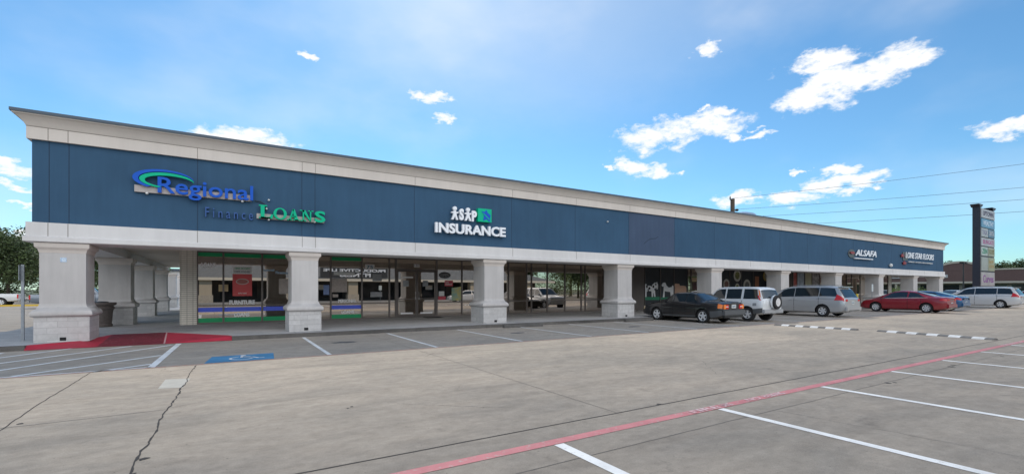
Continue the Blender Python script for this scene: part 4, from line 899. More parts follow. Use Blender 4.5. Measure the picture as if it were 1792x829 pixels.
# --- two people carriers
SV = dict(top=[(-2.54, 1.0), (-2.50, 1.06), (-2.16, 1.62), (-2.0, 1.70), (-1.6, 1.74), (0, 1.75), (.55, 1.69), (.85, 1.58), (1.75, 1.10), (1.84, 1.06), (2.30, .90), (2.46, .78), (2.54, .62)],
          belt=[(-2.54, .95), (-2.40, 1.08), (-1.5, 1.09), (1.6, 1.01), (2.3, .80), (2.54, .58)], bot=[(-2.54, .34), (-2.3, .25), (-2.0, .21), (2.0, .20), (2.54, .26)],
          wr=[(-2.54, .84), (-2.16, .72), (-1.6, .72), (.6, .70), (1.75, .86), (2.3, .76), (2.54, .6)], W=[(-2.54, .88), (-2.35, .95), (-1.8, .98), (1.7, .98), (2.3, .90), (2.54, .74)],
          axles=(-1.42, 1.61), r=.335, arch=.395, rim=.64, spokes=6, spw=.17, mirror=1.28)
def minivan(label, pnt, plate):
    c = Car('minivan', label, 'minivan', SV, pnt)
    c.finish([(-2.20, -1.24, -1.98, -1.24), (-1.20, .10, -1.20, .10), (.14, 1.42, .14, .80)], (.75, 1.72), (-2.48, -2.20), (.32, -.02), (-1.22, .12, 1.30), .80, plate)
    for s in (-1, 1):
        c.patch('tail_light', lambda t: (-2.50+.03*t, -2.02-.10*t), 5.15, 6.35, TAILR, s, .014, 6, 4)
        c.patch('body_moulding', lambda t: (-1.0, 1.2), 3.55, 3.75, pnt, s, .012, 4, 1)
        c.patch('door_track', lambda t: (-2.0, -1.1), 5.55, 5.62, M('seam', (0, 0, 0)), s, .003, 4, 1)
        c.box('headlight', min(s*.45, s*.74), 2.40, .58, max(s*.45, s*.74), 2.52, .72, HEADL)
        b = B(); b.tube([(s*.64, -1.8, 1.72), (s*.64, -1.7, 1.775), (s*.63, .2, 1.785), (s*.62, .35, 1.72)], .016, 6); obj('roof_rail', b, M('rail_grey', (.3, .3, .3), .4, .5), c.t)
        c.box('tail_light_rear', min(s*.60, s*.84), -2.555, .88, max(s*.60, s*.84), -2.50, 1.0, TAILR)
    c.box('rear_bumper', -.88, -2.63, .34, .88, -2.48, .60, pnt, .04); c.box('spoiler', -.66, -2.30, 1.665, .66, -2.08, 1.70, pnt, .012)
    c.box('bumper_slot', -.6, -2.634, .36, .6, -2.60, .40, M('black_trim', (0, 0, 0)), .004)
    return c
v1 = minivan('silver grey minivan with long dark side glass, parked beside the off-roader', cpaint('silver_grey', (.44, .45, .46), .35, .3), 'BX7 M42').place(29.75, 14.62)
v2 = minivan('white minivan with dark side windows parked beyond the blue saloon', cpaint('pearl_white', (.62, .62, .62), .1), 'HLN 0936').place(55.0, 12.85)

# --- red and blue saloons
SC = dict(top=[(-2.40, .98), (-2.32, 1.045), (-1.78, 1.08), (-1.70, 1.085), (-.75, 1.40), (-.3, 1.455), (.05, 1.46), (.40, 1.42), (1.38, 1.0), (1.46, .975), (2.15, .80), (2.32, .70), (2.40, .58)],
          belt=[(-2.40, .90), (-2.2, .985), (-1.6, .99), (1.2, .90), (2.15, .74), (2.40, .54)], bot=[(-2.40, .33), (-2.2, .24), (-1.9, .19), (1.9, .18), (2.40, .24)],
          wr=[(-2.40, .70), (-1.75, .76), (-.75, .58), (.4, .58), (1.38, .76), (2.1, .70), (2.40, .56)], W=[(-2.40, .80), (-2.2, .87), (-1.7, .91), (1.6, .91), (2.2, .84), (2.40, .68)],
          axles=(-1.37, 1.41), r=.325, arch=.375, rim=.66, spokes=7, spw=.13, mirror=1.0)
def saloon(label, pnt, plate, spec=SC):
    c = Car('parked_car', label, 'car', spec, pnt)
    c.finish([(-1.32, -.42, -.92, -.42), (-.34, 1.18, -.34, .60)], (.42, 1.36), (-1.68, -.80), (.15, -.85), (-1.1, -.38, 1.08), .62, plate)
    for s in (-1, 1):
        c.patch('tail_light', lambda t: (-2.38, -2.02-.08*t), 4.9, 5.9, TAILR, s, .012, 6, 3); c.box('tail_light_rear', min(s*.42, s*.74), -2.42, .80, max(s*.42, s*.74), -2.36, .93, TAILR)
        c.box('headlight', min(s*.4, s*.66), 2.26, .56, max(s*.4, s*.66), 2.37, .68, HEADL)
        c.patch('belt_trim', lambda t: (-1.45, 1.1), 6.0, 6.1, M('satin_trim', (.35, .33, .33), .5), s, .008, 10, 1)
    c.box('rear_bumper', -.80, -2.47, .33, .80, -2.34, .62, pnt, .04); c.box('bumper_grille', -.55, -2.475, .34, .55, -2.44, .39, M('black_trim', (0, 0, 0)), .004)
    c.box('boot_garnish', -.35, -2.425, .84, .35, -2.38, .87, CHR, .004)
    return c
r1 = saloon('dark red four door saloon parked with its rear in the sun', cpaint('red_paint', (.26, .008, .018), .1), 'CPW 2281').place(39.95, 13.05)
SB2 = dict(SC); SB2['top'] = [(-2.42, .96), (-2.34, 1.03), (-1.95, 1.06), (-1.9, 1.065), (-.85, 1.38), (-.3, 1.43), (.05, 1.44), (.40, 1.40), (1.42, .98), (1.5, .955), (2.15, .78), (2.32, .68), (2.42, .56)]; SB2['spokes'] = 5
r2 = saloon('bright blue saloon half hidden behind the red one', cpaint('blue_paint', (.02, .11, .26), .3), 'MFR 6620', SB2).place(44.6, 13.55)
SFAR = dict(SC)
r3 = saloon('small white car far off beyond the end of the arcade', cpaint('white_paint', (.60, .60, .60)), 'RVT 5109', SFAR).place(67.0, 17.8, R(80))
r4 = saloon('far red car at the right picture edge behind the white minivan', cpaint('bright_red', (.35, .02, .02)), 'LDS 3372', SFAR).place(79.0, 14.2, R(15))
r5 = saloon('white car parked in front of the opposite shops, seen in the window glass', cpaint('white_paint', (0, 0, 0)), 'JKM 1174', SB2).place(25.5, -6.0, R(100))
# --- pickups in the side lot
SK = dict(top=[(-2.75, .98), (-2.70, .99), (-2.66, .82), (-.62, .82), (-.58, 1.05), (-.50, 1.45), (-.40, 1.78), (-.1, 1.83), (.75, 1.82), (.95, 1.75), (1.45, 1.22), (1.52, 1.18), (2.5, 1.08), (2.7, .95), (2.78, .75)],
          belt=[(-2.75, 1.12), (-.6, 1.14), (1.4, 1.12), (2.5, 1.0), (2.78, .72)], bot=[(-2.75, .50), (-2.4, .42), (2.3, .38), (2.78, .45)],
          wr=[(-2.75, .78), (-.62, .78), (-.40, .70), (.9, .70), (1.45, .82), (2.5, .80), (2.78, .70)], W=[(-2.75, .90), (-2.65, .94), (-2.0, .96), (2.0, .96), (2.5, .92), (2.78, .80)],
          axles=(-1.65, 1.85), r=.38, arch=.44, rim=.6, spokes=6, spw=.17, mirror=1.1, bed=True)
def pickup(label, pnt, plate):
    c = Car('pickup_truck', label, 'pickup truck', SK, pnt, 'pickup trucks in the side lot')
    c.finish([(-.34, .22, -.30, .22), (.28, 1.28, .28, .86)], (.92, 1.42), None, (.45, -.2), (-.6, .25, 1.2), .68, plate)
    c.box('tailgate', -.88, -2.80, .62, .88, -2.74, 1.10, pnt, .015); c.box('rear_bumper', -.92, -2.92, .48, .92, -2.78, .64, CHR, .02)
    for s in (-1, 1): c.box('tail_light', min(s*.80, s*.93), -2.79, .72, max(s*.80, s*.93), -2.70, 1.08, TAILR); c.box('headlight', min(s*.5, s*.8), 2.66, .72, max(s*.5, s*.8), 2.77, .9, HEADL)
    return c
k1 = pickup('white pickup truck with its tail towards the grey post', cpaint('white_paint', (0, 0, 0)), 'AG5 1920').place(-18.9, 61.2, R(90))
k2 = pickup('grey pickup truck parked behind the first arcade column', cpaint('grey_paint', (.16, .19, .23), .4), 'DW9 4408').place(-10.5, 52.8, R(-87))

# ================================================================== STREET FURNITURE
GAL = M('galvanised_post', (.30, .33, .36), .5, .5, noise=.15, scale=8)
t = thing('sign_post', 'grey steel post with edge-on plate beside the first column', 'post', (-4.78, 18.22, SW))
b = B(); b.box(-.03, -.03, 0, .03, .03, 2.12); obj('post', b, GAL, t)
b = B(); b.box(-.045, -.16, 1.68, -.032, .16, 2.10); obj('sign_plate', b, GAL, t, bevel=.003)
b = B(); b.lathe([(.02, 1.8), (.03, 1.8), (.03, 1.82)], (0, 0, 0), 8); obj('bolt', b, GAL, t)
t = thing('litter_bin', 'round brown concrete litter bin behind the first column', 'litter bin', (-4.02, 23.45, SW))
BR = M('bin_brown', (.13, .11, .10), .8, noise=.2, scale=12)
b = B(); b.lathe([(.33, 0), (.35, .03), (.35, .10), (.31, .13), (.33, .2), (.36, .6), (.38, .66), (.42, .70), (.42, .74), (.38, .76), (.38, .80), (.46, .84), (.47, .90), (.45, .93), (.2, .935)], seg=32); obj('bin_body', b, BR, t, smooth=30)
b = B(); b.lathe([(.24, .93), (.22, .96), (.05, .975)], seg=20); obj('lid', b, M('bin_lid', (.02, .02, .02), .5), t)
t = thing('sign_post', 'thin post with small white sign between the silver minivan and red saloon', 'sign', (X(1526, 17.0), 17.0, SW))
b = B(); b.tube([(0, 0, 0), (0, 0, 1.95)], .025, 8); obj('post', b, GAL, t)
b = B(); b.box(-.15, -.035, 1.25, .15, -.026, 1.85); obj('sign_plate', b, M('pale_sign', (.5, .55, .55), .5), t)
t = thing('bollard', 'yellow bollard on the kerb behind the silver minivan', 'bollard', (X(1499.5, 17.0), 17.0, SW))
YEL = M('safety_yellow', (.55, .42, .03), .5, noise=.2, scale=10)
b = B(); b.lathe([(.09, 0), (.09, 1.0), (.07, 1.06), (.02, 1.09)], seg=16); obj('post', b, YEL, t, smooth=40)
b = B(); b.lathe([(.15, 0), (.14, .03), (.092, .04)], seg=16); obj('base_ring', b, YEL, t)
# doormat at the double door
b = B(); b.box(8.6, YS-1.0, SW+.004, 9.5, YS-.35, SW+.016); tag(obj('doormat', b, M('mat_black', (.015, .015, .015), .95)), 'black doormat in front of the double glass door', 'doormat')
# yellow painted kerb island in the side lot
b = B(); b.box(-17.6, 60.0, 0, -13.6, 60.35, .15); o_ = struct('yellow_kerb', b, M('kerb_yellow', (.60, .40, .04), .7))
t = thing('lot_sign', 'small white notice on a short stake beyond the white pickup', 'sign', (-26.0, 66, 0))
b = B(); b.box(-.03, -.03, 0, .03, .03, 1.4); obj('post', b, GAL, t)
b = B(); b.box(-.3, -.05, 1.4, .3, -.03, 2.1); obj('sign_plate', b, M('pale_sign', (.5, .5, .5)), t)

# pylon sign
px0, px1, yp = X(1716, 17.4), X(1741, 17.4), 17.4
t = thing('pylon_sign', 'tall dark pylon with stacked white and blue shop panels', 'sign', (0, 0, 0))
PD = M('pylon_dark', (.028, .028, .04), .5)
ztop = Z(1716, 363, yp)
b = B(); b.box(px0-.0, yp+.10, 0, px0+.45, yp+.70, ztop+.1); obj('post', b, PD, t); b = B(); b.box(px1-.45, yp+.10, 0, px1, yp+.70, ztop+.1); obj('post', b, PD, t)
for xa in (px0, px1-.45):
    b = B(); b.xz([(xa-.05, ztop+.1), (xa+.5, ztop+.1), (xa+1.0, ztop+.42), (xa-.55, ztop+.42)], yp+.0, yp+.8); obj('post_cap', b, PD, t)
zl = Z(1716, 502, yp)
b = B(); b.box(px0+.05, yp+.05, zl-.1, px1-.05, yp+.098, ztop); b.box(px0+.46, yp+.099, zl-.1, px1-.46, yp+.6, ztop); obj('cabinet', b, PD, t)
rows = [(364, 379.5, [((.50, .50, .52), 'UPTOWN', (.05, .05, .1), 0, 1)]), (381, 396.5, [((.10, .30, .48), 'WEALTHY', (.5, .6, .7), 0, 1)]), (398, 413, [((.45, .47, .48), 'TAX', (.2, .2, .3), 0, .5), ((.07, .15, .25), 'DENTAL', (.4, .45, .5), .51, 1)]),
        (415, 429, [((.48, .47, .5), 'BLINGATI', (.35, .12, .25), 0, 1)]), (431, 446.5, [((.5, .55, .52), 'ZEN', (.02, .22, .12), 0, .48), ((.38, .38, .26), 'FOODS', (.2, .2, .1), .5, 1)]),
        (449, 473, [((.42, .44, .40), '', None, 0, .5), ((.40, .40, .24), 'SHOP\nLOCAL', (.35, .25, .1), .5, 1)]), (475.5, 500, [((.52, .48, .47), 'Curves', (.22, .08, .25), 0, 1)])]
for ya_, yb_, cells in rows:
    zt_, zb_ = Z(1716, ya_, yp), Z(1716, yb_, yp)
    for (cc, s_, ic, u0, u1) in cells:
        xa = px0+.22+(px1-px0-.3)*u0; xb = px0+.22+(px1-px0-.3)*u1-.08
        b = B(); b.box(xa, yp-.02, zb_, xb, yp+.05, zt_); pn = obj('sign_panel', b, M('pyl_%d_%d' % (ya_, u0*10), tuple(v*.72 for v in cc), .4, noise=.2, scale=.6), t)
        if s_: obj('lettering', textmesh(s_, xa+(xb-xa)*.12, xa+(xb-xa)*.9, zb_+(zt_-zb_)*.25, zb_+(zt_-zb_)*.8, yp-.022, .01, .02), M('ink_%d_%d' % (ya_, u0*10), ic, .6), pn)

# lamp post
lx, ly = X(1686, 29.0), 29.0
t = thing('lamp_post', 'black parking lot lamp post between the arcade and the pylon', 'lamp post', (lx, ly, 0))
BK = M('lamp_black', (.015, .015, .017), .5)
zt_ = Z(1686, 460, ly)
b = B(); b.tube([(0, 0, 0), (0, 0, zt_)], [.13, .08], 10); obj('pole', b, BK, t)
for s in (-1, 1):
    b = B(); b.box(min(s*.12, s*1.1), -.3, zt_-.1, max(s*.12, s*1.1), .3, zt_+.18); obj('lamp_head', b, BK, t, bevel=.05)

# utility pole and wires
WOOD = M('pole_wood', (.10, .075, .055), .9, noise=.3, scale=4)
pa = Vector((70*((1282-896)/815*CA+SA), 70*(CA-SA*(1282-896)/815), 0)); d1 = 70
ph = EYE+(HZ-348)/FPX*d1
t = thing('utility_pole', 'weathered wooden utility pole rising behind the roof', 'utility pole', pa)
b = B(); b.tube([(0, 0, 0), (0, 0, ph)], [.32, .30], 12); obj('pole', b, WOOD, t)
b = B(); b.lathe([(.08, ph), (.1, ph+.3), (.05, ph+.5)], (-.6, 0, -.2), 8); b.tube([(-.6, 0, ph-.15), (0, 0, ph-.5)], .04, 6); obj('insulator', b, BK, t)
b = B(); b.lathe([(.2, -.15), (.28, 0), (.2, .15)], (.75, -.2, EYE+(HZ-367)/FPX*d1), 10); b.tube([(0, 0, EYE+(HZ-367)/FPX*d1), (.75, -.2, EYE+(HZ-367)/FPX*d1)], .04, 6); obj('bracket', b, BK, t)
pxe = 2050; de = 52; ae = (pxe-896)/815; pe = Vector((de*(ae*CA+SA), de*(CA-SA*ae), 0))
b = B(); b.tube([(0, 0, 0), (0, 0, 19)], [.32, .22], 12); t2 = thing('utility_pole', 'second wooden utility pole, at the street beyond the right picture edge', 'utility pole', pe); obj('pole', b, WOOD, t2)
WIRE = M('wire', (.10, .12, .15), .7)
for i, (xa, ya_, xb, yb_, lab) in enumerate([(1290, 346, 1792, 284, 'highest power line crossing the sky to the right'), (1290, 366, 1792, 325, 'second power line from the top, ending at the pole bracket'), (1350, 376, 1792, 346, 'third power line from the top, passing over the pylon sign'), (1430, 388.5, 1792, 367, 'lowest power line, passing behind the pylon top')]):
    m_ = (yb_-ya_)/(xb-xa); y1_ = ya_+m_*(1282-xa); y2_ = ya_+m_*(pxe-xa)
    A = Vector((pa.x, pa.y, EYE+(HZ-y1_)/FPX*d1)); C = Vector((pe.x, pe.y, EYE+(HZ-y2_)/FPX*de))
    pts = []
    for k in range(21):
        s_ = k/20; p = A.lerp(C, s_); p.z -= .25*4*s_*(1-s_); pts.append(p)
    b = B(); b.tube(pts, .022, 5); tag(obj('power_line', b, WIRE), lab, 'power line', 'power lines from the utility pole')

# ================================================================== TREES
LEAF = M('leaves', (.075, .11, .035), .7, noise=.6, scale=1.1); LEAF2 = M('leaves_light', (.095, .125, .035), .7, noise=.45, scale=1.6); BARK = M('bark', (.10, .08, .06), .95, noise=.3, scale=6)
def tree_mesh(seed, h, rad, n=15000, leaf=.25, trunk_h=.35):
    rnd = random.Random(seed); cl = []
    for _ in range(34):
        a = rnd.uniform(0, 6.283); rr = rad*math.sqrt(rnd.random())*.85; zz = h*(trunk_h+.08+(1-trunk_h-.12)*rnd.random())
        lim = math.sqrt(max(.1, 1-((zz/h-(trunk_h+1)/2)/((1-trunk_h)/2))**2)); cl.append((rr*lim*math.cos(a), rr*lim*math.sin(a), zz, rad*rnd.uniform(.22, .42)))
    b = B()
    for i in range(n):
        cx, cy, cz, cr = cl[rnd.randrange(len(cl))]
        v = Vector((rnd.gauss(0, 1), rnd.gauss(0, 1), rnd.gauss(0, .8))); v.normalize(); v *= cr*(rnd.random()**.45)*1.08
        p = Vector((cx, cy, cz))+v; u = Vector((rnd.uniform(-1, 1), rnd.uniform(-1, 1), rnd.uniform(-.6, .6))).normalized(); q = u.cross(Vector((rnd.uniform(-1, 1), rnd.uniform(-1, 1), rnd.uniform(-1, 1)))).normalized()
        s = leaf*rnd.uniform(.6, 1.3); b.add([p-u*s*.5, p+q*s*.32, p+u*s*.5, p-q*s*.32], [(0, 1, 2, 3)])
    tk = B(); tk.tube([(0, 0, -.05), (.05, 0, h*.2), (.0, .06, h*trunk_h), (.05, 0, h*.7)], [h*.035, h*.026, h*.02, h*.008], 9)
    for cx, cy, cz, cr in cl[:12]: tk.tube([(0, 0, h*trunk_h*.85), (cx*.5, cy*.5, (h*trunk_h*.85+cz)/2+.1), (cx, cy, cz)], [h*.012, h*.008, h*.004], 6)
    return b, tk
def tree(seed, h, rad, x, y, label, group, m=LEAF, **k):
    b, tk = tree_mesh(seed, h, rad, **k); t = thing('tree', label, 'tree', (x, y, 0), random.uniform(0, 6), group)
    obj('crown', b, m, t); obj('trunk', tk, BARK, t); return t
GL = 'broad trees behind the side lot'
ta = tree(1, 7.0, 4.4, -21.5, 71, 'broad dark green tree straight behind the white pickup', GL)
tb2 = tree(2, 7.4, 4.2, -28.5, 74, 'dark green tree at the far left picture edge', GL)
for src, x, y, s, lab in ((ta, -15.2, 76, .85, 'dark tree glimpsed right of the first column'), (tb2, -36, 78, 1.05, 'dark tree outside the left edge, beyond the lot'), (ta, -24.5, 88, 1.0, 'tree standing furthest behind the white pickup'), (tb2, -10.5, 90, .9, 'tree behind the arcade side, seen between its columns')):
    c = copy_tree(src); c.location = (x, y, 0); c.scale = (s, s, s); c['label'] = lab
lt_ = tree(5, 3.4, 2.6, -25.5, 67.5, 'low pale green tree under the dark ones at the left', GL, LEAF2, leaf=.16, trunk_h=.12, n=3600)
for i, (x, y, sc_, lab) in enumerate([(-33, 80, 1.2, 'low pale tree further left behind the dark trunks'), (-19, 86, 1.3, 'low pale tree behind the grey pickup'), (-41, 84, 1.3, 'low pale tree left of the side lot'), (-27, 92, 1.5, 'low pale tree at the back of the side lot'), (-12, 80, 1.1, 'low pale tree behind the first column')]):
    c = copy_tree(lt_); c.location = (x, y, 0); c.scale = (sc_*1.3, sc_*1.3, sc_); c.rotation_euler.z = i*1.7; c['label'] = lab
for i, (x, y, sc_) in enumerate([(47, -17, 1.2), (54, -15, 1.0), (60, -16, 1.3), (67, -15, 1.1), (76, -17, 1.4), (86, -16, 1.3)]):
    c = copy_tree(lt_); c.location = (x, y, 0); c.scale = (sc_*1.4, sc_*1.2, sc_*1.1); c.rotation_euler.z = i*1.1; c['group'] = 'low trees across the lot'
    c['label'] = ['low pale tree just past the end of the opposite shops', 'second low tree past the opposite shops', 'third low tree past the opposite shops', 'fourth low tree past the opposite shops', 'fifth low tree past the opposite shops', 'last low tree past the opposite shops'][i]
GT = 'trees across the street'
tr = tree(3, 8.6, 5.5, 176, 36, 'round tree rising behind the pylon sign', GT, leaf=.42, n=9000)
tr2 = tree(4, 8, 5.0, 178, 52, 'tree rising behind the arched brown shop front', GT, leaf=.42, n=9000)
for c in (tr, tr2): c.scale = (.9, .9, .8)
labs = ['tree right of the pylon sign over the brown roof', 'tree between lamp post and arched roof', 'tree left of the lamp post', 'furthest left tree of the row across the street', 'tree near the right edge over the brown roof', 'dark tree second from the right edge', 'tree behind the arcade end', 'tree hiding behind the pylon', 'tree just outside the right edge', 'tree filling the gap beside the lamp post']
for i, (x, y, s) in enumerate([(175, 29, 1.05), (178, 44, .9), (182, 60, 1.1), (176, 72, .9), (178, 22, .95), (184, 33, 1.25), (182, 84, 1.2), (186, 40, 1.2), (176, 12, 1.1), (188, 50, 1.3)]):
    s *= .80; c = copy_tree(tr if i % 2 else tr2); c.location = (x, y, 0); c.scale = (s*1.25, s*1.25, s); c.rotation_euler.z = i*1.3; c['label'] = labs[i]
for i, (x, y, s, lab) in enumerate([(-40, 96, 1.35, 'large tree at the back of the side lot, far left'), (-31, 99, 1.45, 'large tree at the back of the side lot above the white pickup'), (-22, 101, 1.5, 'large tree at the back of the side lot beside the grey post'), (-49, 92, 1.3, 'large tree at the back of the side lot beyond the left edge')]):
    c = copy_tree(tb2 if i % 2 else ta); c.location = (x, y, 0); c.scale = (s, s, s); c.rotation_euler.z = i*2.1; c['label'] = lab
# trees behind the camera, mirrored in the shop glass
for i, (x, y, s, lab) in enumerate([(54, -19, 1.0, 'tree across the lot mirrored in the dark windows'), (62, -24, 1.1, 'taller tree across the lot mirrored beside the fourth column'), (71, -20, .9, 'third tree across the lot behind the photographer'), (50, -34, 1.3, 'tall tree at the back left of the group across the lot'), (80, -24, 1.1, 'fourth tree across the lot behind the photographer'), (90, -22, 1.0, 'fifth tree across the lot behind the photographer'), (66, -36, 1.4, 'tallest tree at the back of the group across the lot'), (104, -24, 1.2, 'last tree to the east across the lot')]):
    c = copy_tree(ta if i % 2 else tb2); c.location = (x, y, 0); c.scale = (s, s, s); c['label'] = lab; c['group'] = 'trees across the lot'
def bush(seed, x, y, r, h, label, m=LEAF2):
    rnd = random.Random(seed); b = B()
    for i in range(2600):
        v = Vector((rnd.gauss(0, 1), rnd.gauss(0, 1), abs(rnd.gauss(0, 1)))); v.normalize(); k = .55+.45*rnd.random()+.12*math.sin(v.x*7+seed)*math.cos(v.y*6)
        p = Vector((v.x*r*k, v.y*r*k, .1+v.z*h*k*.92)); u = Vector((rnd.uniform(-1, 1), rnd.uniform(-1, 1), rnd.uniform(-1, 1))).normalized(); q = u.cross(Vector((rnd.uniform(-1, 1), .3, rnd.uniform(-1, 1)))).normalized(); s = .11*rnd.uniform(.6, 1.3)
        b.add([p-u*s*.5, p+q*s*.35, p+u*s*.5, p-q*s*.35], [(0, 1, 2, 3)])
    t = thing('bush', label, 'bush', (x, y, 0), group='bushes beyond the arcade end'); obj('foliage', b, m, t)
    tk = B()
    for k in range(5): tk.tube([(0, 0, -.05), (r*.4*math.cos(k*1.3), r*.4*math.sin(k*1.3), h*.6)], .02, 5)
    obj('stems', tk, BARK, t)
BG = M('leaves_bright', (.16, .24, .05), .7, noise=.4, scale=3)
bush(1, 73, X(1, 1)*0+24.8, 1.1, 1.9, 'rounded green bush seen between the eighth and ninth columns', BG)
bush(2, 74, 22.6, 1.3, 1.8, 'rounded green bush seen between the last two columns', BG)
bush(3, 82, 15.3, 1.4, 1.2, 'low bush at the right edge behind the white minivan', BG)

# ================================================================== BUILDINGS ACROSS THE STREET
FX = 140
t = thing('brown_shops', 'long low brown shop row with arched cream cornice across the street', 'building')
BRN = stucco('brown_fascia', (.17, .105, .095), .1); TRIM = M('pale_trim', (.50, .44, .36), .8); SHOP = M('shop_wall', (.32, .29, .25), .8, noise=.1, scale=.5)
b = B(); b.box(FX+2, -30, 0, FX+20, 120, 4.2); obj('wall', b, SHOP, t)
b = B(); b.box(FX, -30, 3.3, FX+1.98, 120, 5.7);  obj('fascia', b, BRN, t)
b = B(); b.box(FX-.1, -30, 2.9, FX+1.98, 120, 3.298); b.box(FX-.1, -30, 5.702, FX+.8, 31.3, 6.0); b.box(FX-.1, 41.1, 5.702, FX+.8, 120, 6.0); obj('trim', b, TRIM, t)
def arch(yc, half, z0, rise):
    n = 20; A = [(yc-half+2*half*i/n, z0+rise*(1-((i-n/2)/(n/2))**2)) for i in range(n+1)]
    b = B(); pts = [(yc-half, z0-.0)]+A[1:-1]+[(yc+half, z0)]
    m = len(pts); b.add([(FX-.02, p[0], p[1]) for p in pts]+[(FX+.6, p[0], p[1]) for p in pts], [tuple(range(m)), tuple(range(m, 2*m))[::-1]]+[(i, (i+1) % m, m+(i+1) % m, m+i) for i in range(m)]); obj('arch', b, BRN, t)
    b = B()
    for (p, q_) in zip(A, A[1:]):
        b.add([(xx_, yy_, zz_) for xx_ in (FX-.15, FX+.7) for yy_, zz_ in ((p[0], p[1]+.01), (q_[0], q_[1]+.01), (q_[0], q_[1]+.45), (p[0], p[1]+.45))], [(0, 1, 2, 3), (4, 7, 6, 5), (3, 2, 6, 7), (0, 4, 5, 1)])
    obj('arch_trim', b, TRIM, t)
arch(36.2, 4.8, 5.71, 1.7); arch(72, 8, 5.71, 1.5)
for yy in (46, 38, 60, 53):
    b = B(); b.box(FX-.2, yy-.01, 4.2, FX-.02, yy+3.4, 4.9); pn = obj('sign_panel', b, M('shop_sign_pale', (.45, .45, .44), .5), t)
for i in range(38):
    y0_ = -28+i*3.8
    b = B(); b.box(FX+1.94, y0_, .5, FX+1.998, y0_+3.1, 2.6); obj('window', b, FARGL, t)
    if i % 2 == 0: b = B(); b.box(FX+.2, y0_-.5, 0, FX+.7, y0_-.1, 2.9); obj('post', b, TRIM, t)
t = thing('tan_house', 'tan building with grey roof behind the trees at the right edge', 'building', (0, 0, 0))
b = B(); b.box(186, 4, 0, 204, 27, 8.2); obj('wall', b, stucco('tan_wall', (.22, .18, .16), .1), t)
b = B(); b.add([(185, 3, 8.2), (205, 3, 8.2), (205, 28, 8.2), (185, 28, 8.2), (195, 8, 11.5), (195, 22, 11.5)], [(0, 1, 4), (1, 2, 5, 4), (2, 3, 5), (3, 0, 4, 5), (0, 3, 2, 1)]); obj('roof', b, M('taupe_roof', (.14, .12, .11), .9), t)
for yy in (9, 15, 21): b = B(); b.box(185.93, yy, 5, 185.99, yy+1.6, 7); obj('window', b, FARGL, t)
# pale building behind the side lot
t = thing('white_shop', 'pale building beyond the side lot, glimpsed between arcade columns', 'building')
b = B(); b.box(-16, 96, 0, 20, 110, 4.6); obj('wall', b, M('white_render', (.55, .55, .54), .8, noise=.08, scale=.4), t)
b = B(); b.box(-16.3, 95.7, 4.6, 20.3, 110.3, 5.0); obj('roof', b, METAL, t)
for i in range(7): b = B(); b.box(-14+i*4.8, 95.93, .8, -11.6+i*4.8, 95.99, 2.6); obj('window', b, FARGL, t)

# opposite shops (behind the photographer; they show in the window glass)
OY = -12.0
t = thing('opposite_shops', 'low shops with grey shingle roof and cream columns, mirrored in the shop windows', 'building')
OC = stucco('opposite_cream', (.50, .43, .33), .08)
b = B(); b.box(-40, OY-3.2, 0, 42, OY-18, 3.0); obj('wall', b, M('opposite_wall', (.10, .085, .075), .8, noise=.4, scale=.5), t)
b = B(); b.add([(-41, OY+.5, 2.78), (43, OY+.5, 2.78), (43, OY-21, 2.78), (-41, OY-21, 2.78), (-33, OY-6.5, 5.2), (36, OY-6.5, 5.2), (36, OY-14, 5.2), (-33, OY-14, 5.2)], [(0, 1, 5, 4), (1, 2, 6, 5), (2, 3, 7, 6), (3, 0, 4, 7), (4, 5, 6, 7)]); obj('roof', b, SHING, t)
b = B(); b.box(-41, OY+.502, 2.50, 43, OY+.7, 2.79); obj('eave_board', b, M('eave_cream', (.66, .60, .50), .7), t)
b = B(); b.box(-41, OY+.5, 2.55, 43, OY-3.2, 2.6); obj('soffit', b, SOFF, t)
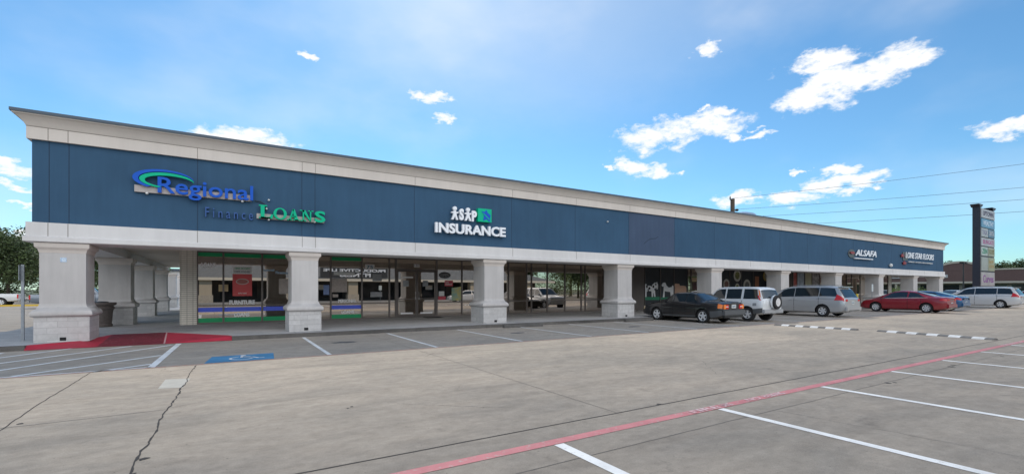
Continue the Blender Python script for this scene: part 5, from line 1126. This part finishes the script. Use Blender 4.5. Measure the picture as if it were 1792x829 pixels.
for x in (-25.5, -17.5, -9.7, -2.2, 5.6, 12.6, 20.5, 28.8, 38.0):
    b = B(); b.box(x, OY-.6, .15, x+1.1, OY+.3, 2.55); cc_ = obj('column', b, OC, t); b = B(); b.box(x-.1, OY-.7, .15, x+1.2, OY+.4, .95); obj('plinth', b, M('opposite_stone', (.45, .40, .33), .9, noise=.2, scale=4), cc_)
b = B(); b.box(-40, OY-3.2, 0, 42, OY+1.2, .15); obj('pavement_slab', b, WALK, t)
for i in range(17):
    x = -38+i*4.7; b = B(); b.box(x, OY-3.19, .5, x+3.6, OY-3.12, 2.4); wo = obj('window', b, FARGL, t)
    if i % 3 == 1: b = B(); b.box(x+.5, OY-3.11, 1.5, x+1.5, OY-3.10, 2.1); obj('poster', b, M('poster_white', (0, 0, 0)), wo)
t = thing('roof_sign', 'white FITNESS lettering on the opposite roof, reads backwards in the glass', 'sign')
def mtext(s_, xc, half, z0, z1_, yy):                # faces +y
    tb_ = textmesh(s_, -half, half, z0, z1_, 0, .08, .03); b = B(); b.add([(xc-v[0], yy-v[1], v[2]) for v in tb_.v], tb_.f); return b
b = B(); b.box(9.4, OY+.55, 2.92, 17.2, OY+.70, 4.1); obj('back_panel', b, M('panel_dark', (.04, .042, .046), .7), t)
obj('lettering', mtext('PRODUCTIVE LIFE', 13.3, 3.6, 3.62, 3.96, OY+.705), SWH, t); obj('lettering', mtext('FITNESS', 13.3, 1.8, 3.02, 3.48, OY+.705), SWH, t)
t = thing('bay_sign', 'white accessible bay sign on a post across the lot, mirrored in the glass', 'sign', (X(658, 57.6), OY+2.0, 0))
b = B(); b.tube([(0, 0, 0), (0, 0, 1.9)], .03, 8); obj('post', b, GAL, t); b = B(); b.box(-.18, .03, 1.45, .18, .04, 2.0); obj('sign_plate', b, M('pale_sign', (.5, .55, .55)), t)

# camera aim bookkeeping done; render settings
sc.render.engine = 'CYCLES'
sc.cycles.max_bounces = 8; sc.cycles.transparent_max_bounces = 12; sc.cycles.glossy_bounces = 4
